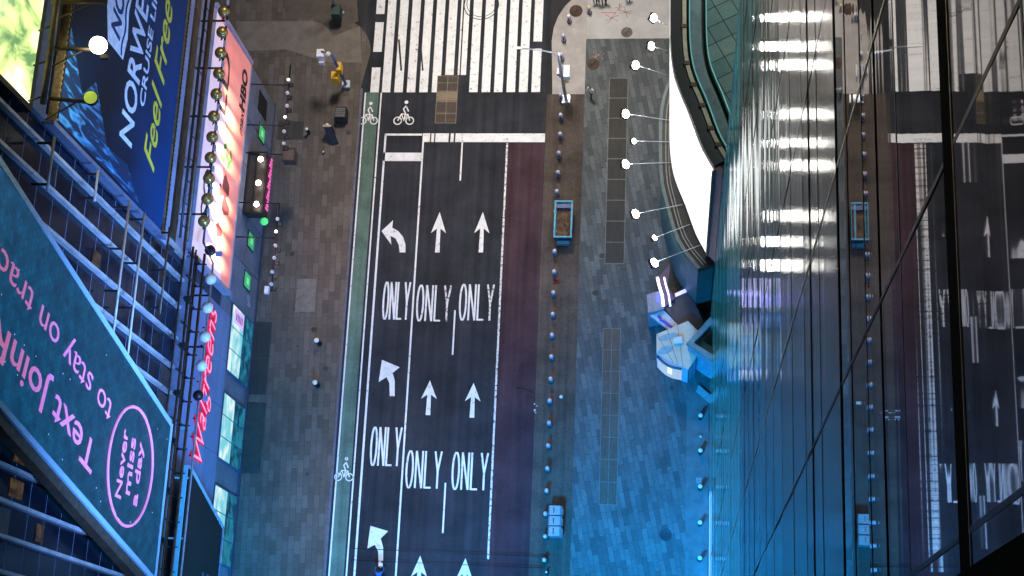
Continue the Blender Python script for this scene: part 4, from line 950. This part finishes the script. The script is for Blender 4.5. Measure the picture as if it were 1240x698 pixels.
# lamp rail with brass lamps and globes
rail = thing('lamp_rail', (-28.6,30,18.6), 'black rail on brackets that carries the brass lamps and white globes', 'lamp rail')
RX = -28.6; rz = 18.9
MB().tube([(RX,28.9,rz),(RX,47,rz)], .07, 8).build('rail', 'black', rail)
MB().tube([(RX,-30,16.6),(RX,28.3,16.6)], .07, 8).build('rail', 'galv', rail)
MB().tube([(RX,28.9,rz),(RX,28.3,16.6)], .07, 8).build('rail', 'black', rail)
for y in (30.7,33.8,37.2,40.5,43.8): MB().box((-30.3,y-.05,rz-.05),(RX+.0,y+.05,rz+.05)).build('bracket', 'black', rail)
for y in (26.2,22.9,17.8,14.8,11.2,7.0): MB().box((-30.0,y-.05,16.5),(RX,y+.05,16.6)).build('bracket', 'black' if y > 20 else 'tealrail', rail)
lamps = [(271,14),(269,39),(267,64),(265,89),(262,114),(259,141),(257,166),(255,191),(253,216),(251,241),(247,268)]
proto = None
def lamp_proto(p, lbl):
    t = thing('brass_lamp', p, lbl, 'lamp', 'brass lamps above the pink billboard')
    ax = Vector((-.25,0,-1)).normalized()
    local(t, 'lamp_body', MB().lathe(Vector((0,0,0))-ax*.1, [(.12,-.14),(.33,-.05),(.37,.10),(.37,.22)], 20, axis=ax), 'brass')
    local(t, 'back_dome', MB().lathe(Vector((0,0,0))-ax*.1, [(.30,-.06),(.26,-.15),(.15,-.21),(.02,-.23)], 20, axis=ax), 'brass')
    local(t, 'yoke', MB().tube([(.0,-.40,0),(-.12,-.42,-.3),(-.05,-.1,-.55)], .04, 6), 'black')
    local(t, 'ballast', MB().box((.14,.45,-.1),(.27,.80,.08)), 'pale')
    return t
pw = [8,15,90,420,420,480,60,800,850,800,560]
for i, q in enumerate(lamps):
    p = G(*q, 19.3); lb_ = 'brass drum lamp on the black rail, %s from the top' % ORD[i]
    proto = lamp_proto(p, lb_) if proto is None else (copy_tree(proto, p, lb_), proto)[1]
    spot('billboard_lamp_light', (p.x+.32,p.y,p.z-.75), (HX,p.y-.05,12.7), pw[i]*190, (1,.80,.50), 13, .9, .08)
p = G(255,304,17.0); t = thing('spare_lamp', p, 'black unlit drum lamp between the brass lamps and the white globes', 'lamp')
local(t, 'lamp_body', MB().lathe((0,0,0), [(.15,-.2),(.33,-.05),(.33,.2),(.1,.25)], 18), 'black'); local(t, 'ballast', MB().box((.35,-.35,-.1),(.75,-.05,.1)), 'wall')
proto = None
for i, q in enumerate([(255,338),(251,373),(248,408),(244,443)]):
    p = G(*q, 16.9); lb_ = 'cream globe lamp above the red script sign, %s from the top' % ORD[i]
    if proto is None:
        proto = thing('globe_lamp', p, lb_, 'lamp', 'cream globe lamps')
        local(proto, 'globe', MB().lathe((0,0,0), [(.02,-.36)] + [(.36*math.sin(R(a)), -.36*math.cos(R(a))) for a in range(20,180,20)] + [(.02,.36)], 20), 'globe')
        local(proto, 'collar', MB().lathe((0,0,0), [(.14,-.42),(.14,-.32)], 12), 'black')
    else: copy_tree(proto, p, lb_)
p = G(240,479,16.9); t = thing('dark_globe', p, 'black globe fixture on the rail below the four cream globes', 'lamp')
local(t, 'globe', MB().lathe((0,0,0), [(.02,-.33)] + [(.33*math.sin(R(a)), -.33*math.cos(R(a))) for a in range(20,180,20)] + [(.02,.33)], 16), 'black')
local(t, 'ballast', MB().box((.33,-.35,-.1),(.6,.0,.1)), 'wall')

# arm lamps hanging out over the pavement: two bars with six lamps each
def lamp_bar(px, col, lbl, arms):
    z = 8.0; A_ = G(px[0][0], px[0][1], z); B_ = G(px[-1][0], px[-1][1], z)
    t = thing('lamp_bar', ((A_.x+B_.x)/2,(A_.y+B_.y)/2,z), lbl, 'lamp bar', 'bars of small lamps over the left pavement')
    MB().tube([(A_.x,A_.y+1.2,z),(B_.x,B_.y-.5,z)], .06, 6).build('bar', 'black', t)
    for y in arms: MB().tube([(FX,y,z+.2),(A_.x,y,z)], .05, 6).build('arm', 'black', t)
    for i, q in enumerate(px):
        p = G(*q, 8.1); o = MB().lathe(p, [(.05,-.1),(.11,0),(.13,.16),(.10,.2)], 12).build('lamp', 'sign_w', t)
        MB().lathe(p+Vector((0,0,.202)), [(.10,0),(.07,.06),(.01,.08)], 12).build('bulb', 'bulbw' if col[i] else 'globe', o)
        MB().box((p.x+.05,p.y-.45,7.95),(p.x+.32,p.y-.15,8.1)).build('ballast', 'black', t)
lamp_bar([(350,98),(348.5,113.5),(348,129),(346,143),(344.5,160),(344,174.5)], (1,0,0,1,0,0), 'upper black bar of six small lamps hanging over the left pavement', (44.3,41.2))
lamp_bar([(336.5,266),(335,281.5),(334,298),(332.5,313),(330,330),(329,345)], (0,1,0,0,0,0), 'lower black bar of six small lamps, below the bulb-lit marquee', (35.4,32.9))
p = G(322.5,351,7.5); tag(MB().box((p.x-.14,p.y-.25,7.2),(p.x+.14,p.y+.25,7.5)).build('wall_camera', 'sign_w'), 'small white box fixture at the end of the lower lamp bar', 'camera')
c = G(349,187,6.0); t = thing('hanging_box', (c.x,c.y,6), 'open dark box frame at the lower end of the upper lamp bar', 'equipment box')
MB().box((c.x-.45,c.y-.45,5.0),(c.x+.45,c.y+.45,5.95)).build('box', mat('box_dark', (.05,.045,.045), .5), t)
mb = MB()
for a_ in (-.47,.42): mb.box((c.x+a_,c.y-.47,5.952),(c.x+a_+.05,c.y+.47,6.0)); mb.box((c.x-.42,c.y+a_,5.952),(c.x+.42,c.y+a_+.05,6.0))
mb.build('box_rim', 'black', t); MB().tube([(c.x-.4,c.y,5.9),(FX,c.y,6.3)], .05, 6).build('arm', 'black', t)

# bulb-lit marquee
mq = thing('marquee', (-29.4,37.5,4), 'dark marquee cabinet with three warm bulbs and pink edge lettering', 'marquee')
MB().box((FX+.05,35.6,4.4),(-28.95,40.0,5.6)).build('cabinet', mat('marquee_dark', (.035,.025,.022), .5), mq)
mb = MB(); mb.box((FX+.05,35.45,5.602),(FX+.15,40.15,5.8)); mb.box((-29.05,35.45,5.602),(-28.9,40.15,5.8)); mb.box((FX+.16,35.45,5.602),(-29.06,35.6,5.8)); mb.box((FX+.16,40.0,5.602),(-29.06,40.15,5.8)); mb.box((-29.75,35.61,5.602),(-29.68,39.99,5.72)); mb.build('rim', 'black', mq)
for i, y in enumerate((39.5,37.7,36.1)):
    o = MB().lathe((-29.36,y,5.61), [(.14,0),(.12,.15)], 12).build('bulb_socket', 'brass', mq)
    MB().lathe((-29.36,y,5.762), [(.05,0)] + [(.20*math.sin(R(a)), .19-.20*math.cos(R(a))) for a in range(30,180,25)] + [(.01,.39)], 14).build('bulb', 'bulb', o)
text_mb('CHURROS', (-28.83,36.0,4.75), (0,1,0), (0,0,1), 3.9, .55, .04, bold=.03).build('edge_lettering', mat('pink_neon', (.9,.2,.5), emit=(1,.10,.34), es=.7), mq) if False else None
mb = MB()
for k_ in range(15): mb.box((-28.89,36.0+.27*k_,4.7),(-28.83,36.16+.27*k_,5.3 - .15*(k_ % 3)))
mb.build('edge_lettering', mat('pink_neon', (.9,.2,.5), emit=(1,.10,.34), es=.7), mq)
MB().lathe((-29.0,35.2,4.7), [(.1,0),(.28,.08),(.28,.2),(.1,.25)], 14).build('green_lamp', mat('green_lamp', (.1,.6,.2), emit=(.05,.7,.15), es=.8), mq)

# red script sign
ws = thing('script_sign', (-29.8,21.5,11), 'red neon script shop sign reading Walgreens on the blue wall', 'sign')
A_ = text_mb('Walgreens', (FX+.10,16.9,9.15), (0,1,0), (0,0,1), 10.4, 2.7, .12, shear=.42, bold=.018)
B_ = text_mb('Walgreens', (FX+.225,16.96,9.23), (0,1,0), (0,0,1), 10.28, 2.54, .03, shear=.42, bold=-.02)
A_.build('script_letters', mat('red_sign', (.55,.02,.05), .4, emit=(.85,.008,.03), es=.6), ws)
B_.build('neon_tube', mat('neon_core', (1,.5,.5), emit=(1,.13,.16), es=1.0), ws)
mb = MB()
for k_ in range(9): mb.box((FX+.031,17+1.2*k_-.04,11.9),(FX+.15,17+1.2*k_+.04,11.98))
mb.build('sign_standoff', 'dark', ws)

# ---- diagonal LED board
DX = -29.1
def dz(z): return 17.25 + (z-19.8)*.2345       # upper edge Y at height z
dgb = thing('diagonal_led_board', (DX,14,25), 'huge teal diagonal LED board with pink text crossing the fins', 'billboard')
ZT = 60
MB().prism([(DX,dz(19.8),19.8),(DX,8.62,19.8),(DX,8.62+(ZT-19.8)*.2235,ZT),(DX,dz(ZT),ZT)], (-.5,0,0)).build('board', screen('teal_led', (.001,.055,.15), (.005,.115,.27), .85, 1.6, (1,1,1), (.3,.7), pixels=1.3), dgb)
def edge(y0, z0, y1, z1, wd, name, m, o=.03):
    d = Vector((0,y1-y0,z1-z0)).normalized(); n = Vector((0,-d.z,d.y))*wd
    a = Vector((DX+o,y0,z0)); b = Vector((DX+o,y1,z1)); MB().prism([a,b,b+n,a+n], (-.56,0,0)).build(name, m, dgb)
edge(dz(19.8)+.02,19.8,dz(ZT)+.02,ZT,-.32,'edge_trim','trim')
edge(8.6,19.8,8.6+(ZT-19.8)*.2235,ZT,.30,'edge_trim','trim')
MB().box((DX+.03,8.2,19.45),(DX-.53,dz(19.8)+.2,19.79)).build('edge_trim', 'trim', dgb)
edge(8.28,19.8,8.28+(ZT-19.8)*.2235,ZT,.55,'back_truss','bronze',-.1)
pk = mat('pink_led', (.7,.2,.4), emit=(.52,.16,.36), es=.8)
dr = Vector((0,.229,.9735)).normalized(); du = Vector((0,-.9735,.229))
text_mb('Text JoinRT', Vector((DX+.01,14.45,30.7)), dr, du, 15.4, 2.1, .03, bold=.004).build('lettering', pk, dgb)
text_mb('to stay on track', Vector((DX+.01,16.9,29.2)), dr, du, 16.9, 1.8, .03, bold=-.006).build('lettering', pk, dgb)
for i, (s_t, y, z, wd, h) in enumerate((('Never',11.9,26.6,3.7,.85),('miss',12.3,25.3,3.1,.85),('a day',11.9,23.75,3.5,1.1))):
    text_mb(s_t, (DX+.01,y,z), (0,1,0), (0,0,1), wd, h, .03, bold=.012).build('lettering', pk, dgb)
MB().tube([(DX+.02,13.85+3.2*math.cos(R(a)),25.6+3.45*math.sin(R(a))) for a in range(0,360,8)], .09, 6, closed=True).build('ring', pk, dgb)
mb = MB()
for k_ in range(22):
    z = rnd.uniform(20,46); y = rnd.uniform(8.9+(z-19.8)*.2235, dz(z)-.4); mb.box((DX+.005,y,z),(DX+.015,y+.05,z+.05))
mb.build('bright_pixel', mat('stuck_pixel', (.5,.6,1), emit=(.45,.6,1), es=1.2), dgb)['kind'] = 'stuff'

# ---- dark lower board
q = [wxp(p, -29.2) for p in ((230,570),(270,640),(262,698),(215,698))]
lbd = thing('dark_board', (-29.2,12,11), 'black unlit board with slanted pale top edge below the script sign', 'billboard')
pts = [Vector((-29.2,15.6,15.1)), Vector((-29.2,13.1,7.1)), Vector((-29.2,-8,7.1)), Vector((-29.2,-8,15.4))]
MB().prism(pts, (-.5,0,0)).build('board', screen('dark_led', (.001,.006,.014), (.002,.012,.024), .6, .6, pixels=1.1), lbd)
d = (pts[1]-pts[0]).normalized(); n = Vector((0,-d.z,d.y))*.25
MB().prism([pts[0]+Vector((.03,.02,0)),pts[1]+Vector((.03,.02,0)),pts[1]+n+Vector((.03,.02,0)),pts[0]+n+Vector((.03,.02,0))], (-.56,0,0)).build('edge_trim', 'trim', lbd)
MB().box((-29.17,-8,6.85),(-29.73,13.3,7.08)).build('edge_trim', 'wall', lbd)
MB().box((-29.2,-8,15.42),(-29.6,15.6,15.6)).build('edge_trim', 'tealrail', lbd)
mb = MB()
for k_ in range(9):
    for j in range(2): mb.box((-29.19,5.6+.5*k_,9.2+1.0*j),(-29.18,5.9+.5*k_,9.6+1.0*j))
mb.build('faint_lettering', mat('faint_led', (.02,.05,.08), emit=(.012,.05,.085), es=.8), lbd)

# ---- yellow-green billboard and its frame, upper left corner
yg = thing('yellow_green_billboard', (-30,38,50), 'glowing yellow green billboard like sunlit water at the top left corner', 'billboard')
MB().box((-30.4,27.9,41.9),(-30.0,60,60)).build('board', screen('yellow_water', (.10,.22,.08), (.75,.90,.30), 1.9, .45, (1,1,.55), (.40,.56), c3=(1.0,1.0,.62), dist=1.4), yg)
MB().box((-30.45,27.6,41.6),(-29.95,27.88,60)).build('frame', 'dark', yg); MB().box((-30.45,27.9,41.6),(-29.95,60,41.88)).build('frame', 'dark', yg)
MB().box((-30.4,28.0,39.6),(-30.1,60,41.3)).build('sign_backing', mat('grey_back', (.16,.17,.18), .6), yg)
spot('yellow_lamp_light', (-27.6,32,43), (-30,33.5,47), 1500, (1,1,.6), 100, .8)
lf = thing('lamp_gantry', (-29,30,42), 'rusty bronze lamp gantry with arms between the two upper billboards', 'gantry')
MB().tube([(-29,27.6,42.6),(-29,60,42.9)], .16, 8).build('beam', 'bronze', lf)
MB().tube([(-29.3,27.6,41.4),(-29.3,60,41.6)], .07, 6).build('beam', 'dark', lf)
for (p0, p1) in (((60,58),(119,61)),((58,119),(110,124)),((62,3),(130,3))):
    A_ = G(*p0, 42.4); B_ = G(*p1, 41.4)
    MB().tube([A_, B_], .11, 6).build('arm', 'bronze', lf)
    MB().tube([A_+Vector((0,-1.1,0)), A_+(B_-A_)*.72], .045, 5).build('strut', 'bronze', lf)
for y in [28+1.8*k for k in range(12)]: MB().tube([(-29,y,42.6),(-30.2,y,41.9)], .05, 5).build('tie', 'dark', lf)
p = G(119,55,41.9); t = thing('gantry_lamp', p, 'round lamp shining white at the end of the upper gantry arm', 'lamp')
local(t, 'globe', MB().lathe((0,0,0), [(.02,-.42)] + [(.42*math.sin(R(a)), -.42*math.cos(R(a))) for a in range(20,180,20)] + [(.02,.42)], 20), mat('hot_globe', (1,1,.8), emit=(1,.98,.72), es=9))
local(t, 'bracket', MB().box((.1,-.62,-.3),(.5,-.42,-.1)), 'dark')
spot('gantry_lamp_light', p+Vector((.5,0,-.7)), (NX,p.y-1,33), 1600, (.8,.9,1), 110, .8)
p = G(110,119,41.7); t = thing('gantry_lamp', p, 'round yellow drum lamp with faintly glowing lens, at the end of the lower gantry arm', 'lamp')
ax = Vector((.2,-.1,1)).normalized()
local(t, 'drum', MB().lathe((0,0,0), [(.16,-.45),(.33,-.2),(.35,.1)], 18, axis=ax), 'black'); local(t, 'lens', MB().lathe(ax*.102, [(.31,0),(.25,.05),(.05,.08)], 18, axis=ax), mat('yellow_lens', (.65,.75,.12), .3, emit=(.6,.75,.10), es=.5))  # lens brightness is put into its material as a faint glow

# ================================================================ PEOPLE
def person(loc, heading, label, top='cloth_b', legs='cloth_k', pose='walk', arms=None, hair='hair'):
    """one continuous skinned body; clothes are colour zones of it"""
    P = {'pelvis':(0,0,.95),'waist':(0,.01,1.12),'chest':(0,.03,1.36),'neck':(0,.03,1.52),'head':(0,.05,1.62),'crown':(0,.04,1.74),
         'shL':(-.18,.02,1.44),'elL':(-.25,-.08,1.18),'haL':(-.25,.08,.96),'shR':(.18,.02,1.44),'elR':(.25,.0,1.17),'haR':(.25,.16,.98),
         'hiL':(-.1,0,.9),'knL':(-.1,.16,.5),'anL':(-.1,.12,.09),'toL':(-.1,.30,.05),'hiR':(.1,0,.9),'knR':(.1,-.02,.5),'anR':(.1,-.24,.12),'toR':(.1,-.08,.04)}
    if pose == 'ride':
        P.update({'pelvis':(0,-.30,1.0),'waist':(0,-.18,1.16),'chest':(0,.0,1.36),'neck':(0,.10,1.50),'head':(0,.15,1.60),'crown':(0,.17,1.71),
          'shL':(-.19,.02,1.42),'elL':(-.30,.20,1.22),'haL':(-.27,.45,1.08),'shR':(.19,.02,1.42),'elR':(.30,.20,1.22),'haR':(.27,.45,1.08),
          'hiL':(-.1,-.27,.96),'knL':(-.14,.12,.78),'anL':(-.12,-.02,.36),'toL':(-.12,.16,.33),'hiR':(.1,-.27,.96),'knR':(.14,.08,.62),'anR':(.12,-.06,.22),'toR':(.12,.12,.18)})
    if arms == 'reach': P.update({'elR':(.26,.24,1.25),'haR':(.2,.48,1.2)})
    names = list(P); E = [('pelvis','waist'),('waist','chest'),('chest','neck'),('neck','head'),('head','crown'),('chest','shL'),('shL','elL'),('elL','haL'),('chest','shR'),('shR','elR'),('elR','haR'),
         ('pelvis','hiL'),('hiL','knL'),('knL','anL'),('anL','toL'),('pelvis','hiR'),('hiR','knR'),('knR','anR'),('anR','toR')]
    rad = {'pelvis':.15,'waist':.14,'chest':.16,'neck':.06,'head':.10,'crown':.075,'sh':.08,'el':.05,'ha':.04,'hi':.10,'kn':.065,'an':.05,'to':.045}
    me = bpy.data.meshes.new('person'); me.from_pydata([P[n] for n in names], [(names.index(a), names.index(b)) for a, b in E], [])
    o = bpy.data.objects.new('person', me); C.objects.link(o)
    md = o.modifiers.new('s', 'SKIN'); o.modifiers.new('u', 'SUBSURF').levels = 1
    for i, n in enumerate(names):
        r = rad.get(n) or rad[n[:2]]; me.skin_vertices[0].data[i].radius = (r, r*.85); me.skin_vertices[0].data[i].use_root = (n == 'pelvis')
    dg = bpy.context.evaluated_depsgraph_get(); dg.update()
    nm = bpy.data.meshes.new_from_object(o.evaluated_get(dg)); bpy.data.objects.remove(o)
    for m in (top, legs, 'skin', hair, 'rubber'): nm.materials.append(M[m])
    hz = P['head']; pz = P['pelvis'][2]
    for f in nm.polygons:
        c = f.center; f.use_smooth = True
        if c.z > P['neck'][2] + .0: f.material_index = 3 if (c.z > hz[2]+.04 or c.y < hz[1]-.03) else 2
        elif min((c-Vector(P['haL'])).length, (c-Vector(P['haR'])).length) < .07: f.material_index = 2
        elif min((c-Vector(P[k])).length for k in ('toL','toR','anL','anR')) < .10: f.material_index = 4
        elif min((c-Vector(P[k])).length for k in ('knL','knR')) < .34 or c.z < .75: f.material_index = 1
        else: f.material_index = 0
    b = bpy.data.objects.new('person', nm); C.objects.link(b); b.location = loc; b.rotation_euler = (0,0,R(heading)); tag(b, label, 'person')
    # nose, so that the head has a front
    return b
p = G(716,117,.115); person(p, 150, 'pedestrian in a white top and dark trousers walking across the plaza', 'cloth_w')
p = G(721,4,.12); person(p, 10, 'pedestrian in dark clothes at the top edge beside the yellow topped bollard', 'cloth_k')
p = G(727.5,5,.12); person(p, 200, 'pedestrian in black with pale shoes, middle one of the top edge group', 'cloth_k', 'cloth_k')
p = G(733.5,3.5,.12); person(p, 160, 'pedestrian in a magenta coat at the top edge of the plaza', 'cloth_m')
p = G(760,1.0,.12); person(p, 20, 'pedestrian apart from the others at the top edge, above the grey manhole', 'cloth_b')

# cyclist with delivery box
cp = G(463,697,.02); cyx, cyy = cp.x, cp.y
t = thing('delivery_bicycle', (cyx,cyy,.02), 'delivery bicycle with bright green box cut off by the bottom edge', 'bicycle')
for y in (.62,-.55):
    MB().tube([(cyx,cyy+y+.33*math.cos(R(a)),.37+.33*math.sin(R(a))) for a in range(0,360,15)], .028, 6, closed=True).build('wheel', 'rubber', t)
MB().tube([(cyx,cyy-.55,.37),(cyx,cyy-.1,.35),(cyx,cyy-.28,.9)], .025, 6).build('frame', 'dark', t)
MB().tube([(cyx,cyy-.25,.85),(cyx,cyy+.35,.85),(cyx,cyy-.1,.35)], .025, 6).build('frame', 'dark', t)
MB().tube([(cyx,cyy+.62,.37),(cyx,cyy+.42,1.05)], .03, 6).build('fork', 'galv', t)
MB().tube([(cyx-.32,cyy+.40,1.07),(cyx,cyy+.48,1.1),(cyx+.32,cyy+.40,1.07)], .02, 6).build('handlebar', 'dark', t)
MB().box((cyx-.08,cyy-.42,.90),(cyx+.08,cyy-.15,.95)).build('saddle', 'rubber', t)
MB().box((cyx-.14,cyy+.48,.80),(cyx+.14,cyy+.72,.98)).build('front_basket', 'sign_w', t)
MB().box((cyx-.24,cyy-1.05,.75),(cyx+.24,cyy-.52,1.30)).build('delivery_box', 'green_e', t)
o = person((cyx,cyy,.02), 0, 'cyclist in a bright blue jacket riding up the left turn lane', 'cloth_b', 'cloth_k', 'ride')
